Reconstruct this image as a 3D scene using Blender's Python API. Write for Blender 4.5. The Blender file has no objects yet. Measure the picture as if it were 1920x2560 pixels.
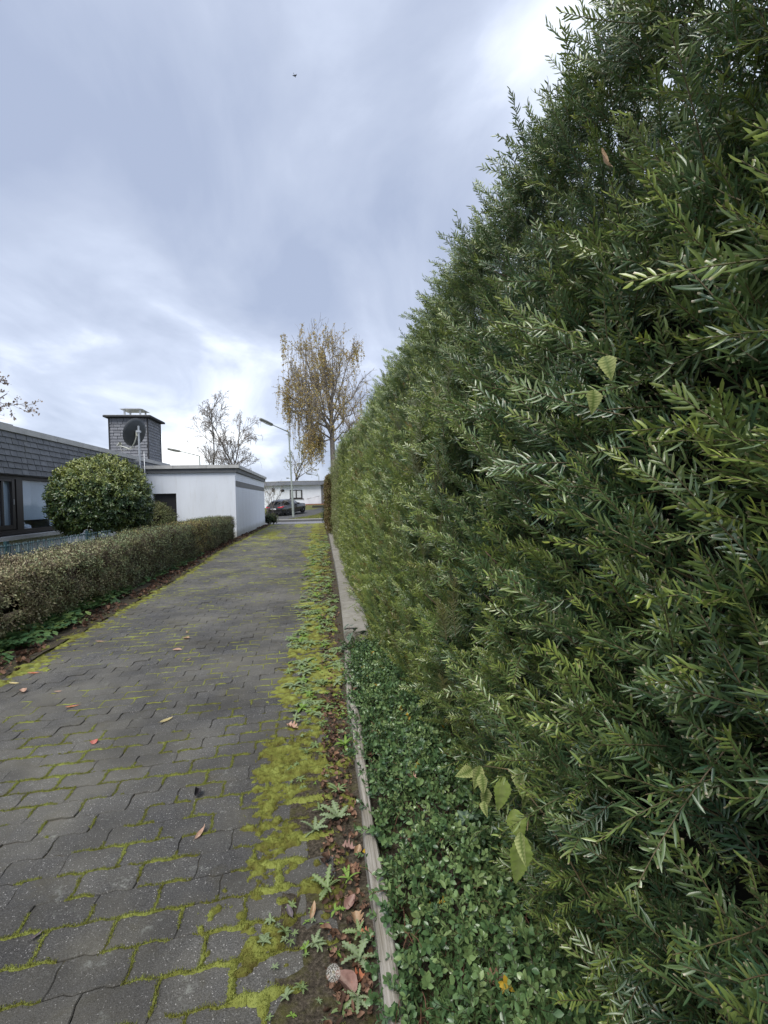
import bpy, math, random
import numpy as np
from mathutils import Vector, Matrix, Euler

random.seed(7); RNG = np.random.default_rng(11)
S = bpy.context.scene
COL = S.collection

# ------------------------------------------------------------------ camera, sky, sun, exposure
def setup_camera():
    yaw, pitch, roll = math.radians(7.5), math.radians(1.47), math.radians(1.25)
    f = Vector((math.sin(yaw)*math.cos(pitch), math.cos(yaw)*math.cos(pitch), -math.sin(pitch)))
    r0 = Vector((math.cos(yaw), -math.sin(yaw), 0)); u0 = r0.cross(f)
    r = r0*math.cos(roll) - u0*math.sin(roll); u = u0*math.cos(roll) + r0*math.sin(roll)
    cd = bpy.data.cameras.new('camera'); co = bpy.data.objects.new('camera', cd); COL.objects.link(co)
    co.matrix_world = Matrix(((r.x, u.x, -f.x, 0), (r.y, u.y, -f.y, 0), (r.z, u.z, -f.z, 1.4), (0, 0, 0, 1)))
    cd.sensor_fit = 'VERTICAL'; cd.sensor_height = 36; cd.sensor_width = 27
    cd.lens = 1250/2560*36
    cd.clip_start = 0.05; cd.clip_end = 3000
    S.camera = co
setup_camera()
S.view_settings.view_transform = 'Standard'; S.view_settings.look = 'None'
S.view_settings.exposure = 1.28; S.view_settings.gamma = 1.0
S.view_settings.use_curve_mapping = False

SUN_DIR = Vector((-0.28, -0.48, 0.83)).normalized()      # towards the sun
def setup_world():
    w = bpy.data.worlds.new('World'); S.world = w; w.use_nodes = True
    nt = w.node_tree; nt.nodes.clear(); L = nt.links.new
    out = nt.nodes.new('ShaderNodeOutputWorld'); bg = nt.nodes.new('ShaderNodeBackground')
    bg.inputs['Strength'].default_value = 0.1
    sky = nt.nodes.new('ShaderNodeTexSky'); sky.sky_type = 'NISHITA'; sky.sun_disc = False
    sky.sun_elevation = math.asin(SUN_DIR.z); sky.sun_rotation = math.atan2(SUN_DIR.x, SUN_DIR.y)
    tc = nt.nodes.new('ShaderNodeTexCoord'); sp = nt.nodes.new('ShaderNodeSeparateXYZ')
    L(tc.outputs['Generated'], sp.inputs[0])
    def mth(op, a, b=None):
        n = nt.nodes.new('ShaderNodeMath'); n.operation = op
        for i, v in enumerate((a, b)):
            if v is None: continue
            if isinstance(v, (int, float)): n.inputs[i].default_value = v
            else: L(v, n.inputs[i])
        return n.outputs[0]
    zz = mth('ADD', mth('MAXIMUM', sp.outputs[2], 0.0), 0.22)
    cx = mth('DIVIDE', sp.outputs[0], zz); cy = mth('DIVIDE', sp.outputs[1], zz)
    cb = nt.nodes.new('ShaderNodeCombineXYZ'); L(cx, cb.inputs[0]); L(cy, cb.inputs[1])
    def noise(scale, detail, rough, dist, off):
        mp = nt.nodes.new('ShaderNodeMapping'); mp.inputs['Location'].default_value = off
        mp.inputs['Rotation'].default_value = (0, 0, 0.35); mp.inputs['Scale'].default_value = (1.0, 0.62, 1)
        L(cb.outputs[0], mp.inputs[0])
        n = nt.nodes.new('ShaderNodeTexNoise'); n.inputs['Scale'].default_value = scale
        n.inputs['Detail'].default_value = detail; n.inputs['Roughness'].default_value = rough
        n.inputs['Distortion'].default_value = dist
        L(mp.outputs[0], n.inputs['Vector']); return n.outputs[0]
    a = noise(0.62, 3, 0.45, 0.5, (4.2, 3.4, 0)); b = noise(2.1, 7, 0.52, 0.4, (1.3, 8.1, 0))
    v = mth('ADD', mth('MULTIPLY', a, 0.55), mth('MULTIPLY', b, 0.45))
    hz = mth('MULTIPLY', mth('MAXIMUM', mth('SUBTRACT', 0.34, sp.outputs[2]), 0.0), 0.16)
    v = mth('ADD', mth('SUBTRACT', v, 0.028), hz)
    rp = nt.nodes.new('ShaderNodeValToRGB'); L(v, rp.inputs[0])
    e = rp.color_ramp.elements
    e[0].position = 0.38; e[0].color = (0.345, 0.40, 0.53, 1)
    e[1].position = 0.635; e[1].color = (1.15, 1.18, 1.2, 1)
    for p, c in ((0.455, (0.43, 0.485, 0.61, 1)), (0.51, (0.53, 0.59, 0.72, 1)), (0.565, (0.76, 0.82, 0.92, 1))):
        el = e.new(p); el.color = c
    sc = nt.nodes.new('ShaderNodeMix'); sc.data_type = 'RGBA'; sc.blend_type = 'MULTIPLY'
    sc.inputs[0].default_value = 1.0; L(rp.outputs[0], sc.inputs[6]); sc.inputs[7].default_value = (5.5, 5.5, 5.55, 1)
    mx = nt.nodes.new('ShaderNodeMix'); mx.data_type = 'RGBA'; mx.inputs[0].default_value = 0.94
    L(sky.outputs[0], mx.inputs[6]); L(sc.outputs[2], mx.inputs[7])
    L(mx.outputs[2], bg.inputs['Color']); L(bg.outputs[0], out.inputs['Surface'])
setup_world()
sd = bpy.data.lights.new('sun', 'SUN'); sd.energy = 1.5; sd.angle = math.radians(32); sd.color = (1.0, 0.96, 0.90)
so = bpy.data.objects.new('sun', sd); COL.objects.link(so)
so.rotation_euler = SUN_DIR.to_track_quat('Z', 'Y').to_euler(); so.location = (0, 0, 30)

# ------------------------------------------------------------------ helpers
def hsh(ix, iy, seed):
    n = (ix.astype(np.int64)*374761393 + iy.astype(np.int64)*668265263 + seed*974634777) & 0x7fffffff
    n = ((n ^ (n >> 13))*1274126177) & 0x7fffffff
    return ((n ^ (n >> 16)) & 0xffff)/65535.0
def vn(x, y, seed=0):
    x = np.asarray(x, float); y = np.asarray(y, float)
    ix = np.floor(x); iy = np.floor(y); fx = x-ix; fy = y-iy
    fx = fx*fx*(3-2*fx); fy = fy*fy*(3-2*fy)
    a = hsh(ix, iy, seed); b = hsh(ix+1, iy, seed); c = hsh(ix, iy+1, seed); d = hsh(ix+1, iy+1, seed)
    return (a*(1-fx)+b*fx)*(1-fy) + (c*(1-fx)+d*fx)*fy
def fbm(x, y, seed=0, o=3):
    s = 0; a = 0.5; t = 0
    x = np.asarray(x, float); y = np.asarray(y, float)
    for i in range(o):
        s = s + a*vn(x*2**i, y*2**i, seed+i*17); t += a; a *= .5
    return s/t
def sstep(a, b, x):
    t = np.clip((np.asarray(x, float)-a)/(b-a), 0, 1); return t*t*(3-2*t)

class Bld:
    """collects vertices and faces (grouped by size), with optional per-vertex float attributes"""
    def __init__(s): s.V = []; s.F = {}; s.n = 0; s.A = {}
    def add(s, V, F, **at):
        V = np.asarray(V, float).reshape(-1, 3)
        for f in (F if isinstance(F, list) else [F]):
            f = np.asarray(f, int)
            if f.size == 0: continue
            if f.ndim == 1: f = f[None]
            s.F.setdefault(f.shape[1], []).append(f+s.n)
        for k, v in at.items():
            s.A.setdefault(k, []).append((s.n, len(V), np.broadcast_to(np.asarray(v, float), (len(V),))))
        s.V.append(V); s.n += len(V)
    def box(s, c, d, rz=0.0, **at):
        V = np.array([[x, y, z] for x in (-.5, .5) for y in (-.5, .5) for z in (-.5, .5)])*np.array(d)
        if rz:
            cc, ss = math.cos(rz), math.sin(rz); V = np.stack([V[:, 0]*cc-V[:, 1]*ss, V[:, 0]*ss+V[:, 1]*cc, V[:, 2]], 1)
        s.add(V+np.array(c), np.array([[0, 1, 3, 2], [4, 6, 7, 5], [0, 4, 5, 1], [2, 3, 7, 6], [0, 2, 6, 4], [1, 5, 7, 3]]), **at)
    def tube(s, P, R, n=5, cap=True, **at):
        P = np.asarray(P, float); m = len(P); R = np.broadcast_to(np.asarray(R, float), (m,))
        T = np.gradient(P, axis=0); T /= np.maximum(np.linalg.norm(T, axis=1), 1e-9)[:, None]
        ref = np.array([0, 0, 1.]) if abs(T[0, 2]) < .9 else np.array([1., 0, 0])
        U = np.cross(T, ref); U /= np.maximum(np.linalg.norm(U, axis=1), 1e-9)[:, None]; W = np.cross(T, U)
        a = np.arange(n)*2*math.pi/n
        V = P[:, None]+R[:, None, None]*(U[:, None]*np.cos(a)[None, :, None]+W[:, None]*np.sin(a)[None, :, None])
        i = np.arange(m-1)[:, None]*n; j = np.arange(n)[None]; k = (j+1) % n
        F = np.stack([i+j, i+k, i+n+k, i+n+j], -1).reshape(-1, 4)
        FF = [F]
        if cap and n <= 8: FF += [np.arange(n)[None, ::-1], (np.arange(n)+(m-1)*n)[None]]
        s.add(V.reshape(-1, 3), FF, **at)
    def lathe(s, prof, n=16, c=(0, 0, 0), **at):
        prof = np.asarray(prof, float); a = np.arange(n)*2*math.pi/n; m = len(prof)
        V = np.stack([prof[:, 0, None]*np.cos(a), prof[:, 0, None]*np.sin(a), np.repeat(prof[:, 1, None], n, 1)], -1)
        i = np.arange(m-1)[:, None]*n; j = np.arange(n)[None]; k = (j+1) % n
        s.add(V.reshape(-1, 3)+np.array(c), np.stack([i+j, i+k, i+n+k, i+n+j], -1).reshape(-1, 4), **at)
    def mesh(s, name, mat=None, smooth=False):
        me = bpy.data.meshes.new(name)
        V = np.concatenate(s.V) if s.V else np.zeros((0, 3))
        me.vertices.add(len(V)); me.vertices.foreach_set('co', V.astype(np.float32).ravel())
        loops = []; starts = []; p = 0
        for k, fl in s.F.items():
            f = np.concatenate(fl); loops.append(f.ravel()); starts.append(p+np.arange(len(f))*k); p += f.size
        if loops:
            loops = np.concatenate(loops); starts = np.concatenate(starts)
            me.loops.add(len(loops)); me.loops.foreach_set('vertex_index', loops.astype(np.int32))
            me.polygons.add(len(starts)); me.polygons.foreach_set('loop_start', starts.astype(np.int32))
        me.update(calc_edges=True)
        me.polygons.foreach_set('use_smooth', np.full(len(me.polygons), smooth))
        for k, l in s.A.items():
            arr = np.zeros(len(V), np.float32)
            for st, n, v in l: arr[st:st+n] = v
            at = me.attributes.new(k, 'FLOAT', 'POINT'); at.data.foreach_set('value', arr)
        if mat: me.materials.append(mat)
        return me
    def obj(s, name, mat=None, parent=None, smooth=False, **tags):
        return link(name, s.mesh(name, mat, smooth), parent, **tags)

def link(name, data, parent=None, label=None, cat=None, group=None, kind=None, loc=None, rot=None):
    o = bpy.data.objects.new(name, data); COL.objects.link(o)
    if parent is not None: o.parent = parent
    if loc is not None: o.location = loc
    if rot is not None: o.rotation_euler = rot
    if label: o['label'] = label
    if cat: o['category'] = cat
    if group: o['group'] = group
    if kind: o['kind'] = kind
    return o
def thing(name, label, cat, loc=(0, 0, 0), rz=0, group=None):
    return link(name, None, None, label, cat, group, None, loc, (0, 0, rz))
def bx(name, c, d, mat, parent, rz=0.0, **k):
    b = Bld(); b.box(c, d, rz); return b.obj(name, mat, parent, **k)

# ---- materials
class MT:
    def __init__(s, name, rough=0.7, spec=0.5):
        s.m = bpy.data.materials.new(name); s.m.use_nodes = True; s.nt = s.m.node_tree
        s.p = s.nt.nodes['Principled BSDF']; s.p.inputs['Roughness'].default_value = rough
        s.p.inputs['Specular IOR Level'].default_value = spec
        s.L = s.nt.links.new; s._pos = None
    def n(s, t): return s.nt.nodes.new(t)
    def pos(s, obj=False):
        if obj: return s.n('ShaderNodeTexCoord').outputs['Object']
        if s._pos is None: s._pos = s.n('ShaderNodeNewGeometry').outputs['Position']
        return s._pos
    def attr(s, name, inst=False):
        a = s.n('ShaderNodeAttribute'); a.attribute_name = name
        a.attribute_type = 'INSTANCER' if inst else 'GEOMETRY'; return a.outputs['Fac']
    def rnd(s): return s.n('ShaderNodeObjectInfo').outputs['Random']
    def noise(s, scale, detail=3, rough=0.55, stretch=None, dist=0, obj=False):
        n = s.n('ShaderNodeTexNoise'); n.inputs['Scale'].default_value = scale
        n.inputs['Detail'].default_value = detail; n.inputs['Roughness'].default_value = rough; n.inputs['Distortion'].default_value = dist
        v = s.pos(obj)
        if stretch:
            mp = s.n('ShaderNodeMapping'); mp.inputs['Scale'].default_value = stretch; s.L(v, mp.inputs[0]); v = mp.outputs[0]
        s.L(v, n.inputs['Vector']); return n.outputs[0]
    def vor(s, scale, feat='F1', out='Distance', rnd=1.0):
        n = s.n('ShaderNodeTexVoronoi'); n.feature = feat; n.inputs['Scale'].default_value = scale
        n.inputs['Randomness'].default_value = rnd
        s.L(s.pos(), n.inputs['Vector']); return n.outputs[out]
    def ramp(s, f, stops):
        r = s.n('ShaderNodeValToRGB'); s.L(f, r.inputs[0]); e = r.color_ramp.elements
        while len(e) < len(stops): e.new(0.5)
        for i, (p, c) in enumerate(stops):
            e[i].position = p; e[i].color = tuple(c)+(1,) if not isinstance(c, (int, float)) else (c, c, c, 1)
        return r.outputs[0]
    def mix(s, f, a, b, mode='MIX'):
        m = s.n('ShaderNodeMix'); m.data_type = 'RGBA'; m.blend_type = mode
        for i, v in ((0, f), (6, a), (7, b)):
            if isinstance(v, (int, float)) and i == 0: m.inputs[0].default_value = v
            elif isinstance(v, (tuple, list)): m.inputs[i].default_value = tuple(v)+(1,)
            elif isinstance(v, (int, float)): m.inputs[i].default_value = (v, v, v, 1)
            else: s.L(v, m.inputs[i])
        return m.outputs[2]
    def math(s, op, a, b=0.0, clamp=False):
        m = s.n('ShaderNodeMath'); m.operation = op; m.use_clamp = clamp
        for i, v in enumerate((a, b)):
            if isinstance(v, (int, float)): m.inputs[i].default_value = v
            else: s.L(v, m.inputs[i])
        return m.outputs[0]
    def col(s, c):
        if isinstance(c, (tuple, list)): s.p.inputs['Base Color'].default_value = tuple(c)+(1,)
        else: s.L(c, s.p.inputs['Base Color'])
        return s
    def bump(s, h, strength=0.3, dist=0.01):
        b = s.n('ShaderNodeBump'); b.inputs['Strength'].default_value = strength; b.inputs['Distance'].default_value = dist
        s.L(h, b.inputs['Height']); s.L(b.outputs[0], s.p.inputs['Normal']); return s
    def transl(s, col, f=0.25):
        t = s.n('ShaderNodeBsdfTranslucent')
        if isinstance(col, (tuple, list)): t.inputs[0].default_value = tuple(col)+(1,)
        else: s.L(col, t.inputs[0])
        mx = s.n('ShaderNodeMixShader'); mx.inputs[0].default_value = f
        s.L(s.p.outputs[0], mx.inputs[1]); s.L(t.outputs[0], mx.inputs[2])
        out = [n for n in s.nt.nodes if n.type == 'OUTPUT_MATERIAL'][0]; s.L(mx.outputs[0], out.inputs[0]); return s
def flat(name, c, rough=.6, spec=.5, metal=0.0, var=0.12, scale=6.0, bump=0.0):
    m = MT(name, rough, spec); m.p.inputs['Metallic'].default_value = metal
    f = m.noise(scale, 5, .6)
    lo = tuple(v*(1-var) for v in c); hi = tuple(min(1, v*(1+var)) for v in c)
    m.col(m.ramp(f, [(.3, lo), (.7, hi)]))
    if bump: m.bump(m.noise(scale*12, 4, .6), bump, .004)
    return m.m

# ---- geometry-node scatter for masses of foliage
_ng = {}
def scatter_group(protos):
    key = tuple(p.name for p in protos)
    if key in _ng: return _ng[key]
    ng = bpy.data.node_groups.new('scatter', 'GeometryNodeTree')
    ng.interface.new_socket('Geometry', in_out='INPUT', socket_type='NodeSocketGeometry')
    ng.interface.new_socket('Geometry', in_out='OUTPUT', socket_type='NodeSocketGeometry')
    N = ng.nodes.new; L = ng.links.new
    gi = N('NodeGroupInput'); go = N('NodeGroupOutput'); ip = N('GeometryNodeInstanceOnPoints'); jn = N('GeometryNodeJoinGeometry')
    for p in protos:
        oi = N('GeometryNodeObjectInfo'); oi.inputs['Object'].default_value = p
        g2i = N('GeometryNodeGeometryToInstance'); L(oi.outputs['Geometry'], g2i.inputs[0]); L(g2i.outputs[0], jn.inputs[0])
    def na(name, t):
        n = N('GeometryNodeInputNamedAttribute'); n.data_type = t; n.inputs['Name'].default_value = name
        return n.outputs[0]
    L(gi.outputs[0], ip.inputs['Points']); L(jn.outputs[0], ip.inputs['Instance'])
    ip.inputs['Pick Instance'].default_value = True
    L(na('idx', 'INT'), ip.inputs['Instance Index']); L(na('rot', 'FLOAT_VECTOR'), ip.inputs['Rotation']); L(na('scl', 'FLOAT'), ip.inputs['Scale'])
    L(ip.outputs[0], go.inputs[0]); _ng[key] = ng; return ng
def proto(name, me): return bpy.data.objects.new(name, me)
def scatter(name, parent, P, Rt, Sc, I, protos, tint=None, hue=None, **tags):
    P = np.asarray(P, np.float32); n = len(P)
    me = bpy.data.meshes.new(name); me.vertices.add(n); me.vertices.foreach_set('co', P.ravel())
    def at(nm, t, v, k):
        a = me.attributes.new(nm, t, 'POINT'); a.data.foreach_set(k, v)
    at('rot', 'FLOAT_VECTOR', np.asarray(Rt, np.float32).ravel(), 'vector')
    at('scl', 'FLOAT', np.broadcast_to(np.asarray(Sc, np.float32), (n,)).copy(), 'value')
    at('idx', 'INT', np.asarray(I, np.int32), 'value')
    at('tint', 'FLOAT', np.asarray(RNG.random(n) if tint is None else tint, np.float32), 'value')
    at('hue', 'FLOAT', np.asarray(RNG.random(n) if hue is None else hue, np.float32), 'value')
    o = link(name, me, parent, **tags)
    md = o.modifiers.new('scatter', 'NODES'); md.node_group = scatter_group(protos); return o
def euler_from_dirs(D, roll):
    """local +Z along D, spun by roll about it"""
    out = np.zeros((len(D), 3))
    for i, d in enumerate(D):
        q = Vector(d).to_track_quat('Z', 'Y').to_matrix() @ Matrix.Rotation(roll[i], 3, 'Z')
        e = q.to_euler(); out[i] = (e.x, e.y, e.z)
    return out
def unit(a): return a/np.maximum(np.linalg.norm(a, axis=-1, keepdims=True), 1e-9)

# ------------------------------------------------------------------ materials
def mat_paver():
    m = MT('basalt concrete', 0.82, 0.4)
    sp = m.ramp(m.vor(120), [(.0, 1.0), (.20, .9), (.30, 0.0)])
    spk = m.math('MULTIPLY', sp, m.ramp(m.noise(90, 2), [(.53, 0.0), (.58, 1.0)]))
    grain = m.noise(230, 4, .75); big = m.noise(2.2, 4, .6)
    c = m.ramp(grain, [(.34, (.018, .018, .019)), (.5, (.068, .067, .066)), (.66, (.19, .187, .178))])
    rv = m.rnd()
    c = m.mix(m.math('MULTIPLY', spk, .95), c, (.62, .60, .57))
    c = m.mix(m.math('MULTIPLY', m.ramp(big, [(.42, 0.0), (.68, 1.0)]), .55), c, (.115, .105, .075))   # algae film and dust
    lich = m.math('MULTIPLY', m.ramp(m.noise(9, 5, .7), [(.60, 0.0), (.66, 1.0)]), m.ramp(m.noise(60, 3, .7), [(.4, 0.0), (.6, 1.0)]))
    c = m.mix(m.math('MULTIPLY', lich, .7), c, (.27, .28, .25))
    ol = m.ramp(m.noise(4.3, 5, .65, dist=.6), [(.56, 0.0), (.72, 1.0)])
    c = m.mix(m.math('MULTIPLY', ol, .5), c, (.060, .050, .018))
    c = m.mix(m.math('MULTIPLY', rv, .55), c, m.mix(1.0, c, (.5, .5, .52), 'MULTIPLY'))
    far_ = m.ramp(m.noise(.9, 4, .6), [(.4, 0.0), (.65, 1.0)]); c = m.mix(m.math('MULTIPLY', far_, .42), c, (.21, .20, .165))
    damp = m.ramp(m.noise(1.3, 5, .65, dist=.8), [(.40, 1.0), (.58, 0.0)]); c = m.mix(m.math('MULTIPLY', damp, .55), c, m.mix(1.0, c, (.45, .45, .47), 'MULTIPLY'))
    m.col(c); m.bump(m.math('ADD', m.math('MULTIPLY', grain, .6), m.math('MULTIPLY', sp, .4)), .75, .005)
    return m.m
def mat_moss():
    m = MT('moss', 0.95, 0.2)
    f = m.noise(3.5, 4, .6); g = m.noise(45, 4, .65); t = m.attr('fresh')
    c = m.ramp(m.math('ADD', m.math('MULTIPLY', g, .5), m.math('MULTIPLY', t, .5)),
               [(.20, (.050, .042, .016)), (.36, (.115, .100, .028)), (.52, (.20, .205, .045)), (.66, (.27, .30, .07)), (.88, (.38, .43, .12))])
    m.col(c); m.bump(m.noise(330, 4, .75), .8, .006); m.transl(c, .15); return m.m
def mat_soil():
    m = MT('soil', 0.95, 0.2)
    c = m.ramp(m.noise(75, 7, .78), [(.34, (.016, .013, .009)), (.5, (.060, .050, .036)), (.66, (.15, .125, .095))]); c = m.mix(m.ramp(m.noise(9, 5, .7), [(.5, 0.0), (.68, .7)]), c, (.085, .085, .022))
    m.col(c); m.bump(m.noise(90, 5, .7), .8, .012); return m.m
def mat_ground():
    m = MT('grass turf', 0.95, 0.2)
    c = m.ramp(m.noise(1.6, 6, .7), [(.3, (.075, .08, .03)), (.55, (.13, .135, .045)), (.75, (.20, .19, .07))])
    m.col(c); m.bump(m.noise(40, 5, .7), .8, .03); return m.m
def mat_yew():
    m = MT('yew needles', 0.34, 1.0)
    tip = m.attr('tip'); cut = m.attr('cut'); st = m.attr('stem'); t = m.attr('tint', True); h = m.attr('hue', True); nr = m.attr('nr')
    dark = m.mix(t, (.024, .084, .066), (.110, .195, .074))
    dark = m.mix(m.math('MULTIPLY', nr, .5), dark, (.085, .14, .040))
    yel = m.mix(nr, (.25, .34, .05), (.46, .50, .10))
    c = m.mix(m.math('MULTIPLY', tip, m.ramp(t, [(.05, .15), (.75, 1.0)])), dark, yel)
    br = m.ramp(h, [(.80, 0.0), (.92, .85)])
    c = m.mix(m.math('MULTIPLY', br, m.math('ADD', tip, .35)), c, (.20, .115, .030))
    c = m.mix(st, c, m.mix(t, (.10, .062, .03), (.14, .13, .045)))
    c = m.mix(cut, c, (.46, .38, .26))
    m.col(c)
    m.L(m.math('ADD', m.math('MULTIPLY', st, .35), .36), m.p.inputs['Roughness'])
    m.transl(c, .18); return m.m
def mat_leaf(name, stops, rough=.4, spec=.5, tr=.2, bump=False):
    """leaf colour picked by the instance's hue, jittered by the vertex attribute nr"""
    m = MT(name, rough, spec); h = m.attr('hue', True); nr = m.attr('nr')
    f = m.math('ADD', m.math('MULTIPLY', h, .8), m.math('MULTIPLY', nr, .2))
    c = m.ramp(f, stops); pass
    st = m.attr('stem')
    c2 = m.mix(st, c, (.075, .048, .03)); 
    c2 = m.mix(m.math('MULTIPLY', m.attr('tint', True), .35), c2, m.mix(1.0, c2, (.45, .5, .4), 'MULTIPLY'))
    m.col(c2); m.transl(c2, tr); return m.m
def mat_single_leaf(name, c1, c2, rough=.6, vein=None, tr=.2, scale=25):
    m = MT(name, rough, .4)
    c = m.ramp(m.noise(scale, 4, .65, obj=True), [(.35, c1), (.65, c2)])
    if vein: c = m.mix(m.math('MULTIPLY', m.attr('vein'), .9), c, vein)
    m.col(c); m.bump(m.noise(90, 3, .6, obj=True), .35, .004); m.transl(c, tr); return m.m
def mat_wood():
    m = MT('weathered board', 0.85, .3)
    g = m.noise(1.0, 6, .7, stretch=(95, 2.2, 95)); h = m.noise(5, 3)
    c = m.ramp(g, [(.32, (.11, .095, .075)), (.47, (.25, .23, .195)), (.62, (.40, .375, .335)), (.78, (.54, .51, .47))])
    c = m.mix(m.math('MULTIPLY', m.ramp(h, [(.5, 0.0), (.75, 1.0)]), .4), c, (.17, .14, .075))
    m.col(c); m.bump(g, .7, .006); return m.m
def mat_stone(name, a, b, moss=.35):
    m = MT(name, .9, .3)
    c = m.ramp(m.noise(7, 6, .7), [(.3, a), (.7, b)])
    c = m.mix(m.math('MULTIPLY', m.rnd(), .35), c, tuple(v*.6 for v in a))
    c = m.mix(m.math('MULTIPLY', m.ramp(m.noise(11, 5, .7), [(.5, 0.0), (.7, 1.0)]), moss), c, (.10, .10, .03))
    m.col(c); m.bump(m.noise(120, 4, .7), .5, .004); return m.m
def mat_white(name='white render', c=(.70, .74, .80), brick=False):
    m = MT(name, .75, .3)
    s = m.noise(1.0, 5, .6, stretch=(1.2, 1.2, .35))
    col = m.ramp(s, [(.3, tuple(v*.90 for v in c)), (.7, c)])
    col = m.mix(m.math('MULTIPLY', m.ramp(m.noise(3.2, 6, .7, stretch=(2.5, 2.5, .3)), [(.52, 0.0), (.78, 1.0)]), .34), col, (.42, .41, .37))
    sz = m.n('ShaderNodeSeparateXYZ'); m.L(m.pos(), sz.inputs[0]); spl = m.math('SUBTRACT', m.math('ADD', .18, m.math('MULTIPLY', m.noise(3.5, 5, .7), .35)), sz.outputs[2])
    col = m.mix(m.math('MULTIPLY', m.ramp(spl, [(.0, 0.0), (.22, 1.0)]), .55), col, (.25, .25, .18))
    m.col(col); m.bump(m.noise(60, 4, .6), .25, .004); return m.m
def mat_slate(name, a, b):
    m = MT(name, .62, .5)
    c = m.ramp(m.noise(5, 5, .7), [(.3, a), (.7, b)])
    c = m.mix(m.math('MULTIPLY', m.rnd(), .42), c, tuple(v*.52 for v in a))
    c = m.mix(m.math('MULTIPLY', m.ramp(m.noise(2.6, 5, .7, stretch=(1, 1, .5)), [(.58, 0.0), (.72, 1.0)]), .35), c, (.13, .13, .07))
    m.col(c); m.bump(m.noise(45, 4, .7), .3, .004); return m.m
def mat_bark(name, a, b, birch=False):
    m = MT(name, .85, .2)
    g = m.noise(6 if not birch else 3.0, 5, .7, stretch=(3, 3, .8) if not birch else (1, 1, 4))
    m.col(m.ramp(g, [(.35, a), (.65, b)])); m.bump(m.noise(30, 4, .7), .5, .01); return m.m
def mat_glass(name='window glass', tint=(.85, .9, .95), refl=.25):
    m = MT(name, .02, .5); nt = m.nt
    tr = m.n('ShaderNodeBsdfTransparent'); tr.inputs[0].default_value = tint+(1,)
    gl = m.n('ShaderNodeBsdfGlossy'); gl.inputs['Roughness'].default_value = .02
    lw = m.n('ShaderNodeLayerWeight'); lw.inputs[0].default_value = refl
    mx = m.n('ShaderNodeMixShader'); front = m.math('SUBTRACT', 1.0, m.n('ShaderNodeNewGeometry').outputs['Backfacing']); m.L(m.math('MULTIPLY', front, m.math('ADD', m.math('MULTIPLY', lw.outputs['Fresnel'], 1.0), .05, True)), mx.inputs[0]); m.L(tr.outputs[0], mx.inputs[1]); m.L(gl.outputs[0], mx.inputs[2])
    out = [n for n in nt.nodes if n.type == 'OUTPUT_MATERIAL'][0]; m.L(mx.outputs[0], out.inputs[0]); nt.nodes.remove(m.p); return m.m

PAVER = mat_paver(); MOSS = mat_moss(); SOIL = mat_soil(); TURF = mat_ground(); YEW = mat_yew(); WOOD = mat_wood()
CAP = mat_stone('cap concrete', (.20, .185, .155), (.36, .345, .31)); ASPH = mat_stone('road asphalt', (.16, .16, .175), (.22, .22, .235), 0)
KERB = mat_stone('kerb stone', (.10, .10, .10), (.17, .17, .165), .1); PAVE = mat_stone('pavement slabs', (.20, .195, .18), (.28, .27, .25), .3)
WHITE = mat_white(); WHITE2 = mat_white('painted brick', (.76, .80, .86)); SLATE = mat_slate('slate', (.11, .118, .132), (.19, .20, .215))
SLATE2 = mat_slate('chimney slate', (.15, .158, .18), (.24, .25, .275)); SLATEBED = flat('slate bedding', (.022, .024, .028), .8)
METAL = flat('zinc coping', (.40, .40, .385), .55, .5, .0, .18, 3.0); ZINC = flat('zinc hood', (.50, .51, .51), .4, .5, .6); STEEL = flat('galvanised steel', (.42, .44, .46), .42, .5, .7)
FRAME = flat('dark brown frame', (.022, .018, .017), .45, .5); FASCIA = flat('grey fascia', (.115, .12, .125), .65, .4, 0, .2, 2.0)
BAND = flat('grey strip panel', (.13, .132, .132), .6, .4, 0, .15, 3.0); DOOR = flat('dark door', (.014, .013, .014), .5); DARK = flat('painted interior shade', (.03, .032, .034), .9)
BLIND = flat('pale blind', (.74, .77, .79), .9, .2, 0, .05, 2.0); PORC = flat('white ceramic', (.82, .83, .84), .25, .5); SILL = flat('stone sill', (.46, .47, .48), .7, .4, 0, .15, 5, .3)
GREENWIRE = flat('green coated wire', (.014, .050, .060), .45, .5); DISH = flat('anthracite dish', (.045, .052, .060), .5, .5); LNB = flat('pale plastic', (.52, .53, .46), .5)
LAMP = flat('grey green lamp paint', (.26, .29, .26), .5, .5, 0, .1); LAMPD = flat('lamp housing', (.15, .155, .14), .5); LENS = flat('lamp lens', (.55, .56, .55), .3)
GLASS = mat_glass(); DGLASS = mat_glass('car glass', (.10, .12, .13), .45)
BARK = mat_bark('dark bark', (.09, .08, .07), (.18, .16, .14)); BIRCHB = mat_bark('birch bark', (.09, .078, .068), (.30, .27, .24)); TWIG = mat_bark('twig bark', (.20, .175, .16), (.34, .31, .28))
HEDGECORE = flat('painted core shade', (.013, .013, .009), .95, .1, 0, .3, 20); BRANCH = mat_bark('yew bark', (.05, .033, .022), (.12, .085, .055))  # core colour is near-black to paint the shade inside hedges and bushes
BRICKRED = flat('red brick', (.30, .13, .09), .85, .3, 0, .25, 8.0)

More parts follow.
